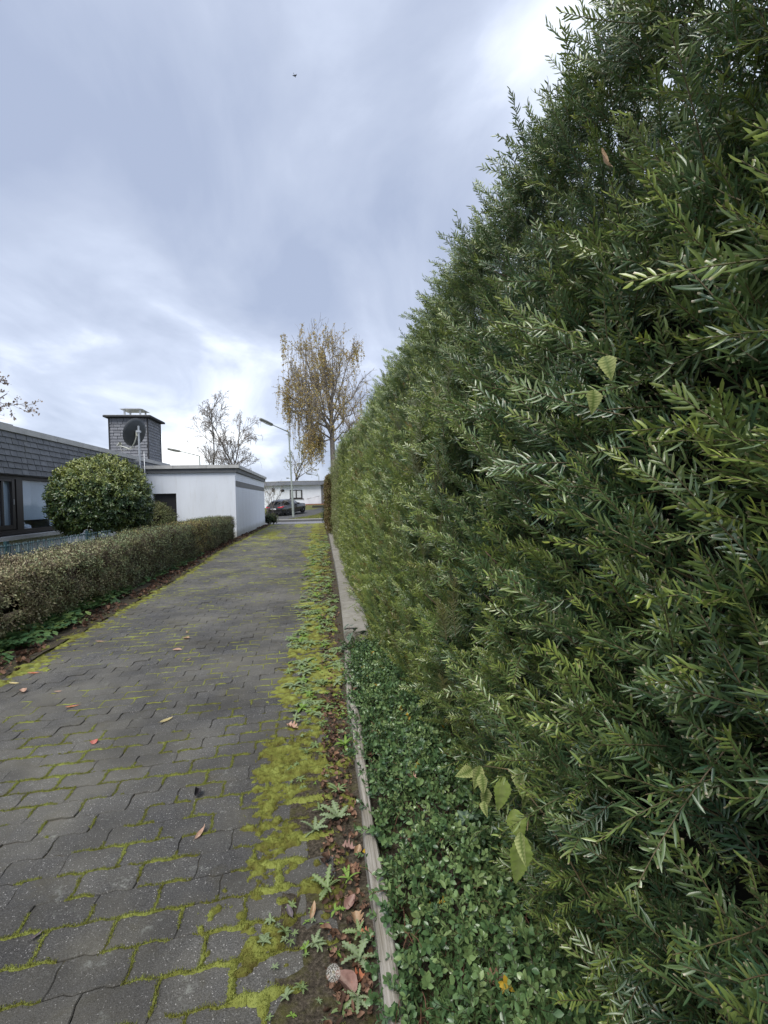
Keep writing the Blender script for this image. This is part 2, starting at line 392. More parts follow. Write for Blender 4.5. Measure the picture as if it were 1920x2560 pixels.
# ------------------------------------------------------------------ terrain, road, kerb
def ground_z(x, y):
    return 0.92*sstep(43.5, 59.0, y)*(0.55+0.45*sstep(-9, 0, x)) - 0.03 + 0.09*sstep(36.0, 36.8, y)
def build_ground():
    b = Bld()
    xs = np.concatenate([np.linspace(-600, -40, 9), np.linspace(-30, 30, 61), np.linspace(40, 600, 9)])
    ys = np.concatenate([np.linspace(-60, 28, 12), np.linspace(30, 70, 41), np.linspace(80, 900, 12)])
    X, Y = np.meshgrid(xs, ys); Z = ground_z(X, Y)
    n = len(xs); i = np.arange(len(ys)-1)[:, None]*n+np.arange(n-1)[None]
    b.add(np.stack([X, Y, Z], -1).reshape(-1, 3), np.stack([i, i+1, i+n+1, i+n], -1).reshape(-1, 4))
    b.obj('ground', TURF, None, True, kind='structure')
    bx('road', (0, 32.6, -.06), (160, 4.2, .1), ASPH, None, kind='structure')
    k = link('kerb', None, None, kind='structure')
    for i in range(22):
        bx('kerb_stone', (-11+i*1.0, 34.80, -.005), (.985, .15, .24+.006*(i % 3)), KERB, k)
    bx('pavement', (0, 35.85, .02), (160, 1.92, .19), PAVE, None, kind='structure')
    # drive to the parked car, lying on the slope
    b = Bld(); xs = np.linspace(0, 1, 12); P0 = [(-6.6, 36.6), (-2.55, 36.6)]; P1 = [(-3.4, 57), (2.1, 53.5)]
    V = []
    for t in xs:
        for a, c in ((P0[0], P1[0]), (P0[1], P1[1])):
            x = a[0]+(c[0]-a[0])*t; y = a[1]+(c[1]-a[1])*t; V.append((x, y, ground_z(x, y)+.035))
    i = np.arange(11)*2
    b.add(V, np.stack([i, i+1, i+3, i+2], 1)); b.obj('driveway', ASPH2, None, kind='structure')
    # grass blades on the verge
    b = Bld(); n = 9000
    x = RNG.uniform(-2.6, 4.5, n); y = RNG.uniform(36.8, 48, n)
    keep = x > -2.2+(y-36.8)*.22; x = x[keep]; y = y[keep]; n = len(x)
    z = ground_z(x, y); h = RNG.uniform(.05, .13, n); a = RNG.uniform(0, 6.28, n); w = .03
    V = np.stack([np.stack([x-w*np.cos(a), y-w*np.sin(a), z], 1), np.stack([x+w*np.cos(a), y+w*np.sin(a), z], 1), np.stack([x+RNG.normal(0, .03, n), y+RNG.normal(0, .03, n), z+h], 1)], 1)
    b.add(V.reshape(-1, 3), np.arange(3*n).reshape(-1, 3), nr=np.repeat(RNG.random(n), 3))
    m = MT('verge grass', .8, .2); c = m.ramp(m.attr('nr'), [(0, (.11, .13, .04)), (.6, (.20, .22, .06)), (1, (.32, .29, .10))]); m.col(c); m.transl(c, .2)
    b.obj('verge_grass', m.m, None, kind='stuff', label='short mown grass on the verge beyond the street', cat='grass')
ASPH2 = mat_stone('dark drive paving', (.07, .07, .072), (.12, .12, .118), .2)
build_ground()

# ------------------------------------------------------------------ block-paved path
PX, PY = 0.21, 0.13                       # paver pitch
def shear(x, y): return y + 0.075*x
EDGE = [(0, 0), (.032, .004), (.052, .007), (.066, .000), (.080, -.004), (.105, 0)]      # half-paver wave of the long joint
SIDE = [(0, 0), (.004, .030), (.002, .065), (-.004, .095), (0, .13)]                       # kinked short joint
def paver_outline():
    P = []
    for h in (0, .105):
        P += [(h+x, y) for x, y in EDGE[:-1]]
    P += [(.21+x, y) for x, y in SIDE[:-1]]
    P += [(.21-x, .13+y2) for x, y2 in [(0, 0)]]
    top = []
    for h in (0, .105): top += [(h+x, .13+y) for x, y in EDGE[:-1]]
    P += top[:0:-1]
    P += [(x, y) for x, y in SIDE[:0:-1]]
    return np.array(P)
def left_edge(y): return -2.62-0.26*sstep(7, 16, y)+.03*np.sin(y*.7)
def moss_cov(x, y):
    """0..1 how mossy the path is here"""
    r = sstep(-.62, -.12, x+.16*(vn(y*1.3, 3, 5)-.5)*2-.10*sstep(4, 10, y))
    l = .8*sstep(.30, .05, x-left_edge(y))
    base = .28+.25*(fbm(x*1.1, y*.7, 9)-.5)*2
    far = .75*sstep(.52, .70, fbm(x*1.0+4, y*.28, 21))*sstep(9, 13, y)*sstep(-.5, -1.0, x)*sstep(-2.7, -2.1, x)
    return np.clip(np.maximum(np.maximum(base, r), np.maximum(l, far)), 0, 1)
def build_path():
    path = link('path', None, None, kind='structure')
    b = Bld(); b.box((-1.3, 15.4, -.0555), (3.6, 32.0, .1)); b.obj('joint_bed', SOIL, path)
    O = paver_outline(); c = O.mean(0); n = len(O)
    def ring(o, z): return np.concatenate([c+(O-c)*np.array([1-2*o/.21, 1-2*o/.13]), np.full((n, 1), z)], 1)
    def pm(seed):
        r = random.Random(seed); t = [r.uniform(-.0022, .0022) for _ in range(3)]
        def z(R): R[:, 2] += t[0]+t[1]*(R[:, 0]-.1)/.1+t[2]*(R[:, 1]-.06)/.06; return R
        V = np.concatenate([ring(.0009, -.05), z(ring(.0009, -.003)), z(ring(.0038, 0))])
        i = np.arange(n); k = (i+1) % n
        F4 = np.concatenate([np.stack([i+a, k+a, k+a+n, i+a+n], 1) for a in (0, n)])
        return V, F4, np.arange(2*n, 3*n)
    protos = [pm(s) for s in range(10)]
    near = []; stuff = Bld()
    joints = []
    for j in range(-8, 242):
        y0 = j*PY
        off = (.105 if j % 2 else 0)+.03
        for i in range(-15, 2):
            x0 = off+i*PX
            yy = y0+.075*(x0+.1)
            if x0+.1 < left_edge(yy)+.02 or x0 > -.10+.02*math.sin(j): continue
            if yy > 31.3: continue
            # inside the photograph's view?
            d = yy+.065
            vx = (x0+.1-d*math.tan(math.radians(7.5)))/max(d, .1)
            score = (d < 1.15 or vx < -.85) and 99 or d
            near.append((score, x0, y0, j, i)); joints.append((x0, y0, yy))
    near.sort()
    meshes = []
    for V, F4, Fn in protos:
        bb = Bld(); V2 = V.copy(); V2[:, 1] = V2[:, 1]+.075*(V2[:, 0])
        bb.add(V2, [F4, Fn]); meshes.append(bb.mesh('paver', PAVER))
    for q, (s, x0, y0, j, i) in enumerate(near):
        k = (j*7+i*13) % 10
        if q < 300:
            link('paver', meshes[k], path, loc=(x0, y0+.075*x0, 0))
        else:
            V, F4, Fn = protos[k]; V2 = V.copy(); V2[:, 1] += .075*V2[:, 0]; stuff.add(V2+np.array([x0, y0+.075*x0, 0]), [F4, Fn])
    stuff.obj('paving', PAVER, path, kind='stuff')
    return joints
JOINTS = build_path()

def build_moss(joints):
    b = Bld(); tufts = []
    E2 = [(h+x, y) for h in (0, .105) for x, y in EDGE[:-1]]+[(.21, 0)]
    def resample(P, st):
        P = np.array(P); L = np.r_[0, np.cumsum(np.linalg.norm(np.diff(P, axis=0), axis=1))]
        t = np.arange(0, L[-1]+1e-6, st); return np.stack([np.interp(t, L, P[:, 0]), np.interp(t, L, P[:, 1])], 1)
    cache = {}
    for x0, y0, yy in joints:
        st = .006 if yy < 3 else (.011 if yy < 6 else (.026 if yy < 12 else .05))
        if st not in cache: cache[st] = (resample(E2, st), resample(SIDE, st))
        for P in cache[st]:
            X = P[:, 0]+x0; Y = y0+P[:, 1]+.075*X
            cov = moss_cov(X, Y); nz = fbm(X*9, Y*9, 31, 2); pat = fbm(X*2.6, Y*2.6, 77, 2)
            c = cov*.8+(nz-.5)*1.0+(pat-.5)*.9-.06
            on = c > .13
            if on.sum() < 2: continue
            T = np.gradient(np.stack([X, Y], 1), axis=0); T = unit(T); N = np.stack([-T[:, 1], T[:, 0]], 1)
            jit = (vn(X*160, Y*160, 3)-.5)
            rz_ = sstep(.55, .95, cov)*sstep(.42, .62, nz)
            w = np.clip(.0028+.007*np.clip(c, 0, 1)+.006*jit, .0022, .02)*(1+.25*sstep(5, 14, yy))+.010*rz_+.010*rz_*jit
            h = np.where(on, -.001+.008*np.clip(c, 0, 1)+.004*jit+.008*rz_, -.012)
            edge = np.where(on, 1, .2); fr = np.clip(.35+.5*nz+.3*(c-.3), 0, 1)
            prof = [(-1, -.004), (-.5, .75), (.05, 1.), (.55, .7), (1, -.004)] if yy < 5 else [(-1, -.004), (0, 1.), (1, -.004)]
            V = np.stack([np.stack([X+N[:, 0]*w*edge*a, Y+N[:, 1]*w*edge*a, (h*q if q > 0 else np.minimum(h, -.004))], 1) for a, q in prof], 1)
            m = len(X); k = len(prof); i = np.arange(m-1); good = on[:-1] | on[1:]; i = i[good][:, None]*k+np.arange(k-1)[None]
            b.add(V.reshape(-1, 3), np.stack([i, i+k, i+k+1, i+1], -1).reshape(-1, 4), fresh=np.repeat(fr, k))
            if yy < 3.6:
                for q in np.nonzero(on)[0]:
                    for _ in range(5):
                        a = random.uniform(-.85, .85); tufts.append((X[q]+N[q, 0]*w[q]*a+random.uniform(-.004, .004), Y[q]+N[q, 1]*w[q]*a+random.uniform(-.004, .004), max(h[q]*(1-a*a), -.002), fr[q]))
    # cushions beside the wall and on the left edge
    def pad(x0, x1, y0, y1, st, hs, thr, seed, f):
        xs = np.arange(x0, x1, st); ys = np.arange(y0, y1, st); X, Y = np.meshgrid(xs, ys)
        X = X+(vn(X*50, Y*50, 4)-.5)*st*.8; Y = Y+(vn(X*50, Y*50, 6)-.5)*st*.8
        cv = f(X, Y); nz = fbm(X*24, Y*24, seed, 3)*.62+fbm(X*7, Y*7, seed+3, 2)*.38; big = fbm(X*1.7, Y*1.7, seed+5, 2); c = cv*.62+(nz-.5)*1.9+(big-.5)*.9-thr
        H = np.where(c > 0, .002+hs*np.sqrt(np.clip(c, 0, .6))*(.35+1.1*vn(X*38, Y*38, 8))+(vn(X*110, Y*110, 9)-.5)*hs*.4, -.008)
        n = len(xs); i = (np.arange(len(ys)-1)[:, None]*n+np.arange(n-1)[None]).ravel()
        cc = (c > 0).ravel(); g = cc[i] | cc[i+1] | cc[i+n] | cc[i+n+1]; i = i[g]
        b.add(np.stack([X, Y, H], -1).reshape(-1, 3), np.stack([i, i+1, i+n+1, i+n], 1), fresh=np.clip(.05+.6*big+.9*(nz-.5)+.55*(vn(X*28, Y*28, 2)-.5)+.3*np.clip(c, 0, .6), 0, 1).ravel())
        return X, Y, H, c, np.clip(.25+.6*big, 0, 1)
    fr = lambda x, y: sstep(-.50, -.20, x+.12*(vn(y*1.7, 1, 2)-.5)*2)*sstep(.17, .08, x-.01*y)*(1-.25*sstep(-.03, .06, x))
    X, Y, H, c, F = pad(-.62, .24, .9, 3.4, .0065, .022, .74, 40, fr)
    ii = np.argwhere(c > 0); ii = ii[RNG.permutation(len(ii))[:60000]]
    for q, r in ii: tufts.append((X[q, r]+random.uniform(-.004, .004), Y[q, r]+random.uniform(-.004, .004), H[q, r]-.001, F[q, r]))
    pad(-.60, .30, 3.4, 8, .013, .022, .68, 40, fr)
    pad(-.62, .36, 8, 31, .04, .022, .50, 40, fr)
    fl = lambda x, y: sstep(.24, .04, np.abs(x-left_edge(y)-.02))
    pad(-3.1, -2.3, 3.2, 12, .018, .02, .60, 55, fl); pad(-3.2, -2.4, 12, 31, .05, .02, .48, 55, fl)
    ff = lambda x, y: .9*sstep(.5, .68, fbm(x*1.0+4, y*.28, 21))*sstep(-.5, -1.0, x)*sstep(-2.7, -2.1, x)*sstep(9, 13, y)
    pad(-2.8, -.4, 9, 31, .05, .012, .50, 66, ff)
    b.obj('moss', MOSS, None, True, kind='stuff', label='bright yellow-green moss in the paver joints and along the wall', cat='moss')
    t = np.array(tufts); n = len(t); k = 2
    t = np.repeat(t, k, 0); n = len(t); a = RNG.uniform(0, 6.28, n); h = RNG.uniform(.003, .009, n); w = RNG.uniform(.0009, .0019, n)
    ox = RNG.uniform(-.004, .004, n); oy = RNG.uniform(-.004, .004, n)
    x = t[:, 0]+ox; y = t[:, 1]+oy; z = t[:, 2]
    V = np.stack([np.stack([x-w*np.cos(a), y-w*np.sin(a), z], 1), np.stack([x+w*np.cos(a), y+w*np.sin(a), z], 1), np.stack([x+RNG.normal(0, .003, n), y+RNG.normal(0, .003, n), z+h], 1)], 1)
    b2 = Bld(); b2.add(V.reshape(-1, 3), np.arange(3*n).reshape(-1, 3), fresh=np.repeat(np.clip(t[:, 3]+RNG.uniform(-.15, .3, n), 0, 1), 3))
    b2.obj('moss_fronds', MOSS, None, kind='stuff', label='fine moss fronds standing on the nearest moss cushions', cat='moss')
build_moss(JOINTS)

# soil strips
def build_soil():
    b = Bld()
    def strip(f0, f1, y0, y1, ny, nx, h, seed):
        ys = np.linspace(y0, y1, ny); V = []
        for y in ys:
            xs = np.linspace(f0(y), f1(y), nx); V += [(x, y, 0) for x in xs]
        V = np.array(V); V[:, 2] = -.012+h*fbm(V[:, 0]*7, V[:, 1]*7, seed)
        i = (np.arange(ny-1)[:, None]*nx+np.arange(nx-1)[None]).ravel()
        b.add(V, np.stack([i, i+1, i+nx+1, i+nx], 1))
    strip(lambda y: -.16, lambda y: wall_x(y)+.05, .6, 31, 500, 12, .022, 3)
    strip(lambda y: -4.4, lambda y: left_edge(y)+.03, 2, 31.4, 260, 20, .05, 4)
    strip(lambda y: wall_x(y)+.04, lambda y: 1.3, .4, 5.2, 120, 20, .08, 5)
    b.obj('soil', SOIL, None, True, kind='structure')
def wall_x(y): return np.interp(y, [0, 1.3, 3.4, 5, 7, 12, 20, 30], [.143, .143, .166, .215, .262, .315, .37, .47])
build_soil()

# ------------------------------------------------------------------ low garden wall: grey board, then capped blocks
def build_wall():
    t = thing('garden_wall', 'low grey edging wall at the foot of the tall yew hedge, board near and cap stones beyond', 'wall')
    b = Bld(); ys = np.linspace(.5, 4.55, 60); pr = [(0, -.05), (0, .088), (.006, .098), (.040, .100), (.046, .092), (.046, -.05)]
    V = []
    for y in ys:
        w = wall_x(y)+.004*math.sin(y*3.1)+.003*math.sin(y*9); dz = .006*math.sin(y*2.2+1)+.012*vn(y*1.5, 1, 3)
        V += [(w+x*(1+.15*math.sin(y*5)), y, z+(dz if z > 0 else 0)) for x, z in pr]
    k = len(pr); i = np.arange(59)[:, None]*k+np.arange(k-1)[None]
    b.add(V, [np.stack([i, i+k, i+k+1, i+1], -1).reshape(-1, 4), np.arange(k)]); b.obj('edging_board', WOOD, t)
    J = [4.5, 5.85, 7.3, 8.85, 10.4, 12.0, 13.2, 14.5, 16.5, 18.2, 20, 22, 24, 26, 28]
    for a, c in zip(J[:-1], J[1:]):
        x = (wall_x(a)+wall_x(c))/2; rz = -math.atan2(wall_x(c)-wall_x(a), c-a); dz = random.uniform(-.008, .008)
        b = Bld(); b.box((x+.115, (a+c)/2, .06), (.20, c-a-.002, .22), rz); b.obj('wall_block', CAP, t)
        b = Bld(); w = .25; L = c-a-.014
        V = np.array([[sx*w/2*(1-q), sy*L/2*(1-q*.1), z] for q, z in ((.0, 0), (.0, .034), (.05, .042)) for sx, sy in ((-1, -1), (1, -1), (1, 1), (-1, 1))])
        cc, ss = math.cos(rz), math.sin(rz); V = np.stack([V[:, 0]*cc-V[:, 1]*ss+x+.125+random.uniform(-.004, .004), V[:, 0]*ss+V[:, 1]*cc+(a+c)/2, V[:, 2]+.171+dz], 1)
        F = np.concatenate([[[0, 1, 5, 4], [1, 2, 6, 5], [2, 3, 7, 6], [3, 0, 4, 7]], np.array([[0, 1, 5, 4], [1, 2, 6, 5], [2, 3, 7, 6], [3, 0, 4, 7]])+4, [[8, 9, 10, 11], [3, 2, 1, 0]]])
        b.add(V, F); b.obj('cap_stone', CAP, t)
build_wall()

# ------------------------------------------------------------------ yew hedge
def yew_sprig(rng, L=.11, pitch=.0032, nl=.027, w=.0026, sec=4, fold=True, radial=False, clip=.3, bright=1.0, wander=.012):
    V = []; F = []; tip = []; cut = []; stem = []; nr = []
    m = 7; tt = np.linspace(0, 1, m); ph = rng.uniform(0, 6.28)
    SP = np.stack([wander*tt**2*math.cos(ph), wander*tt**2*math.sin(ph), L*tt], 1)
    r0 = .0013 if fold else .0016
    b = Bld(); b.tube(SP, np.linspace(r0, r0*.5, m), 4 if fold else 3, cap=False, tip=tt.repeat(4 if fold else 3), cut=0, stem=1, nr=.5)
    n = int(L/pitch)
    for i in range(n):
        t = (i+.5)/n; t = .06+.94*t
        p = np.array([np.interp(t, tt, SP[:, k]) for k in range(3)])
        s = 1 if i % 2 else -1
        az = rng.normal(0, .55)+(rng.uniform(-1.2, 1.2) if radial or t > .9 else 0)
        out = np.array([s*math.cos(az), math.sin(az)+.12, 0])
        el = math.radians(rng.normal(54, 15)*(1-.35*max(0, t-.75)/.25))
        d = out*math.sin(el)+np.array([0, 0, 1])*math.cos(el)
        ln = nl*(1-.55*abs(t-.42)**1.6*1.9)*rng.uniform(.8, 1.1)
        iscut = rng.random() < clip
        if iscut: ln *= rng.uniform(.35, .85)
        bend = rng.normal(.12, .16)
        side = np.cross(d, np.cross(out, [0, 0, 1.])); side /= max(np.linalg.norm(side), 1e-6)
        up = np.cross(side, d)
        ks = np.linspace(0, 1, sec)
        wd = np.interp(ks, [0, .15, .8, 1], [.45, 1, .95, .85 if iscut else .12])*w/2
        rowk = []
        base = sum(len(x) for x in b.V)
        vv = []
        for k, q in enumerate(ks):
            c = p+d*ln*q+np.array([0, 0, 1])*ln*bend*q*q+up*ln*(.10*q-.16*q*q)
            if fold: vv += [c-side*wd[k]+up*wd[k]*.35, c, c+side*wd[k]+up*wd[k]*.35]
            else: vv += [c-side*wd[k], c+side*wd[k]]
        ncol = 3 if fold else 2
        ii = np.arange(sec-1)[:, None]*ncol+np.arange(ncol-1)[None]
        cu = np.where(ks > .93, 1.0 if iscut else 0, 0).repeat(ncol)
        b.add(vv, np.stack([ii, ii+1, ii+ncol+1, ii+ncol], -1).reshape(-1, 4), tip=np.clip(t**1.6*bright, 0, 1), cut=cu, stem=0, nr=rng.random())
    return b
def hedge_ztop(y): return 2.24+.17*sstep(5.5, 8.5, y)+.03*np.sin(y*1.9)*sstep(1, 4, y)
def hedge_x(y, z):
    return .505+.16*sstep(.85, .1, z)*(1-sstep(2.4, 4.4, y))-.03*sstep(3, 5, y)*sstep(1.2, .2, z)+.025*sstep(1.2, 2.2, z)+.07*(vn(y*2.1, z*2.1, 3)-.5)*sstep(.2, 2, y+1)+.05*(vn(y*7, z*7, 4)-.5)
def build_yew():
    H = thing('yew_hedge', 'tall clipped dark green yew hedge running along the right side of the path', 'hedge', (.95, 8, 0))
    off = np.array([-.95, -8, 0])
    rng = np.random.default_rng(5)
    det = [proto('yew_sprig', yew_sprig(rng, rng.uniform(.06, .115), .0031, rng.uniform(.029, .039), .0034, 6, True, False, .28, br).mesh('yew_sprig', YEW, True)) for br in (.25, .15, .55, .85, .2, .4)]
    det += [proto('yew_sprig', yew_sprig(rng, .045, .0022, .018, .0034, 4, True, True, .12, 1.4, .004).mesh('yew_sprig', YEW, True)) for _ in range(2)]
    det += [proto('yew_sprig', yew_sprig(rng, .20, .0042, .027, .0038, 5, True, False, .22, .7, .03).mesh('yew_sprig', YEW, True)) for _ in range(2)]
    # ---- near sprigs, one by one
    def near(n, d0, d1, gapthr, kinds, ya=-.75, yb=3.3):
        y = ya+(yb-ya)*rng.random(n)**(1.15 if ya < 0 else 1); z = rng.uniform(.08, 2.26, n); d = rng.uniform(d0, d1, n)
        g = fbm(y*5.5+9, z*5.5, 70, 2)
        k = g < gapthr; y, z, d = y[k], z[k], d[k]; n = len(y)
        x = hedge_x(y, z)+d
        up_ = sstep(1.8, 3.4, y)
        D = unit(np.stack([-rng.uniform(.25, .90, n)*(1-.35*up_), rng.normal(.08, .42, n)*(1-.3*up_), rng.normal(.45, .40, n)+.30*up_], 1))
        return np.stack([x, y, z], 1)-D*.035, D, kinds[rng.integers(0, len(kinds), n)]
    A2 = near(5200, -.02, .04, .56, np.array([0, 1, 2, 3, 4, 5, 6, 7, 2, 3]), 3.25, 6.2); B2 = near(4200, .05, .16, .80, np.array([0, 1, 4, 5]), 3.25, 6.2)
    A = near(7000, .0, .06, .565, np.array([0, 1, 2, 3, 4, 5, 6, 7, 6, 7, 8])); B_ = near(5600, .06, .15, .66, np.array([0, 1, 4, 5, 8, 9])); C_ = near(3000, .14, .24, .95, np.array([0, 1, 4, 9]))
    n = 5200; y = -.75+3.4*rng.random(n)**1.2; z = 1.6+.68*rng.random(n)**.75; E_ = (np.stack([hedge_x(y, z)+rng.uniform(.02, .42, n), y, z], 1), unit(np.stack([rng.normal(-.45, .4, n), rng.normal(.05, .4, n), rng.uniform(.1, 1, n)], 1)), rng.integers(0, 6, n)); LL = [A, A2, B_, B2, C_, E_]; P = np.concatenate([q[0] for q in LL]); D = np.concatenate([q[1] for q in LL]); I = np.concatenate([q[2] for q in LL])
    # top face
    nt = 6400; y = -.75+6.95*rng.random(nt)**1.7; x = rng.uniform(.50, 1.5, nt)
    Pt = np.stack([x, y, hedge_ztop(y)-rng.uniform(0, .08, nt)], 1); Dt = unit(np.stack([rng.normal(-.25, .4, nt), rng.normal(.1, .4, nt), rng.uniform(.6, 1, nt)], 1))
    ne = 3400; y = -.75+6.95*rng.random(ne)**1.6; Pe = np.stack([.535+rng.uniform(-.0, .08, ne), y, hedge_ztop(y)-rng.uniform(0.02, .14, ne)], 1); De = unit(np.stack([rng.normal(-.5, .3, ne), rng.normal(.1, .4, ne), rng.uniform(.3, 1, ne)], 1))
    nv = 420; y = rng.uniform(1.7, 6.4, nv); y = np.where(rng.random(nv) < .75, np.round(y*2.2)/2.2+rng.normal(0, .05, nv), y); z = rng.uniform(.25, 2.05, nv)
    Pv = np.stack([hedge_x(y, z)-.028+rng.uniform(0, .02, nv), y, z], 1); Dv = unit(np.stack([-rng.uniform(.02, .22, nv), rng.normal(.03, .10, nv), np.ones(nv)], 1))
    P = np.concatenate([P, Pt, Pe, Pv]); D = np.concatenate([D, Dt, De, Dv]); I = np.concatenate([I, rng.integers(0, 8, nt+ne), rng.integers(8, 10, nv)]); I = np.where((P[:, 2] > 2.0) & (I > 7), 2, I)
    n = len(P)
    hue = np.clip(rng.uniform(0, .80, n)+.36*(vn(P[:, 1]*6, P[:, 2]*1.2, 12) > .58)*rng.random(n)*sstep(1.8, 3.0, P[:, 1]), 0, 1)
    hue[-nv:] = rng.uniform(.78, 1.0, nv)
    tint = np.clip(.5*rng.random(n)+.75*(fbm(P[:, 1]*2.2, P[:, 2]*2.2, 14, 2)-.25)+.50*sstep(1.2, 4.0, P[:, 1]), 0, 1)
    scatter('foliage', H, P+off, euler_from_dirs(D, rng.uniform(0, 6.28, n)), (1-.36*sstep(1.6, 2.1, P[:, 2]))*rng.uniform(.8, 1.25, n), I, det, tint, hue, kind='stuff')
    # ---- farther foliage in clumps
    def clump(seed, ns, pitch, sec, w, size, nl, Ls=(.07, .13), ux=.5, uy=.45, uz=(.45, 1)):
        r = np.random.default_rng(seed); b = Bld()
        for i in range(ns):
            sb = yew_sprig(r, r.uniform(*Ls), pitch, nl, w, sec, False, r.random() < .3, .2, r.choice([.4, .7, 1.0, 1.3]))
            d = unit(np.array([[r.normal(0, ux), r.normal(uy, .35), r.uniform(*uz)]]))[0]     # local +Z = out of the hedge, local +Y = up
            M = np.array(Vector(d).to_track_quat('Z', 'Y').to_matrix() @ Matrix.Rotation(r.uniform(0, 6.28), 3, 'Z'))
            o = np.array([r.uniform(-.5, .5)*size, r.uniform(-.5, .5)*size, -abs(r.normal(0, .05))-.02])
            V = np.concatenate(sb.V)@M.T+o; at = {}
            for k in ('tip', 'cut', 'stem', 'nr'):
                a = np.zeros(len(V))
                for st, nn, v in sb.A[k]: a[st:st+nn] = v
                at[k] = a
            b.add(V, [np.concatenate(f) for f in sb.F.values()], **at)
        return proto('yew_clump', b.mesh('yew_clump', YEW, True))
    c1 = [clump(100+i, 110, .0042, 3, .0040, .30, .022, (.05, .10), .42, .7, (.3, .9)) for i in range(6)]
    c2 = [clump(200+i, 150, .0055, 2, .0050, .36, .018, (.035, .075), .38, .85, (.25, .8)) for i in range(5)]
    def face(y0, y1, size, prot, seed):
        r = np.random.default_rng(seed); area = (y1-y0)*2.5; n = int(area/size**2*2.3)
        y = r.uniform(y0, y1, n); z = r.uniform(.22, 1, n)*0+r.uniform(.22, 2.40, n); z = np.minimum(z, hedge_ztop(y)-.0)
        x = hedge_x(y, z)+r.uniform(-.055, .03, n)
        P = np.stack([x, y, z], 1); R = np.zeros((n, 3))
        nt = int((y1-y0)*1.0/size**2*1.5); yt = r.uniform(y0, y1, nt); xt = r.uniform(.50, 1.6, nt)
        for i in range(n):
            nz = max(0, (z[i]-(hedge_ztop(y[i])-.25))/.25)
            M = Matrix(((0, 0, -1), (-1, 0, 0), (0, 1, 0)))
            M = M @ Matrix.Rotation(-nz*.8+r.normal(0, .12), 3, 'X') @ Matrix.Rotation(r.normal(0, .25), 3, 'Y') @ Matrix.Rotation(r.normal(0, .25), 3, 'Z')
            e = M.to_euler(); R[i] = (e.x, e.y, e.z)
        Pt = np.stack([xt, yt, hedge_ztop(yt)+.02], 1); Rt = np.stack([r.normal(0, .2, nt), r.normal(0, .2, nt), r.uniform(0, 6.28, nt)], 1)
        P = np.concatenate([P, Pt]); R = np.concatenate([R, Rt]); n = len(P)
        hue = np.clip(r.uniform(0, .8, n)+.30*(vn(P[:, 1]*5, P[:, 2]*1.1, 12) > .56)*r.random(n)*sstep(8, 5, P[:, 1]), 0, 1)
        tint = np.clip(.35*r.random(n)+.9*(fbm(P[:, 1]*1.6, P[:, 2]*1.6, 14, 2)-.3)+.56+.30*sstep(5, 10, P[:, 1]), 0, 1)
        return P, R, r.uniform(.85, 1.2, n), r.integers(0, len(prot), n), tint, hue
    for nm, a in (('foliage', (6.0, 10.5, .30, c1, 31)), ('foliage', (10.4, 17.2, .36, c2, 32))):
        P, R, Sc, I, t, h = face(*a); scatter(nm, H, P+off, R, Sc, I, a[3], t, h, kind='stuff')
    # core coloured as inner shade, and the stems and limbs that carry the foliage
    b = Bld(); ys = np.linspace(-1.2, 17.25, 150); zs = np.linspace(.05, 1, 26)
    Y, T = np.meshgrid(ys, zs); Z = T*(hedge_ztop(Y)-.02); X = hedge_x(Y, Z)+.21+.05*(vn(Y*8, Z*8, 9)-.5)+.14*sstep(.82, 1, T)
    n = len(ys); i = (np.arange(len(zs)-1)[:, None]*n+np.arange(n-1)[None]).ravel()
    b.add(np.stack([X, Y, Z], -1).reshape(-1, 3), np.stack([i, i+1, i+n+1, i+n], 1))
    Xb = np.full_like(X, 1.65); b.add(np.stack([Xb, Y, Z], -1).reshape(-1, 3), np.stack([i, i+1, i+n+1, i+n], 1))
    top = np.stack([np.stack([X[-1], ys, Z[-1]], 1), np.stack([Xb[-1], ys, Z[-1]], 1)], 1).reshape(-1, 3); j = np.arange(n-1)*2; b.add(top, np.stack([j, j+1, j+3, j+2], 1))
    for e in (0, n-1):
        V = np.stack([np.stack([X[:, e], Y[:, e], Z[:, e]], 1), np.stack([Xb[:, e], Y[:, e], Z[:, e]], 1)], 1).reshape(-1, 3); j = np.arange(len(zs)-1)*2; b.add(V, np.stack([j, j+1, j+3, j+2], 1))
    b.V = [v+off for v in b.V]; b.obj('shade_core', HEDGECORE, H, True)
    r = random.Random(3)
    for k in range(16):
        y = -.3+k*1.1; bb = Bld(); P = [(1.0+r.uniform(-.1, .1), y+r.uniform(-.1, .1)*q, .0+q*.55) for q in range(5)]
        bb.tube(np.array(P)+off, np.linspace(.05, .015, 5), 6); bb.obj('trunk', BRANCH, H, True)
    for k in range(46):
        y = r.uniform(-.2, 3.2); z = r.uniform(.3, 2.1); bb = Bld(); L = r.uniform(.2, .34); dy = r.gauss(.05, .14); dz = r.uniform(.10, .32)
        x0 = float(hedge_x(y, z))
        P = [(x0+.27-q*L, y+dy*q, z-.12+dz*q+.03*q*q) for q in np.linspace(0, 1, 6)]
        bb.tube(np.array(P)+off, np.linspace(.0046, .0017, 6), 5); bb.obj('branch', BRANCH, H, True)
    # brownish beech hedge that carries on behind it
    return H
build_yew()

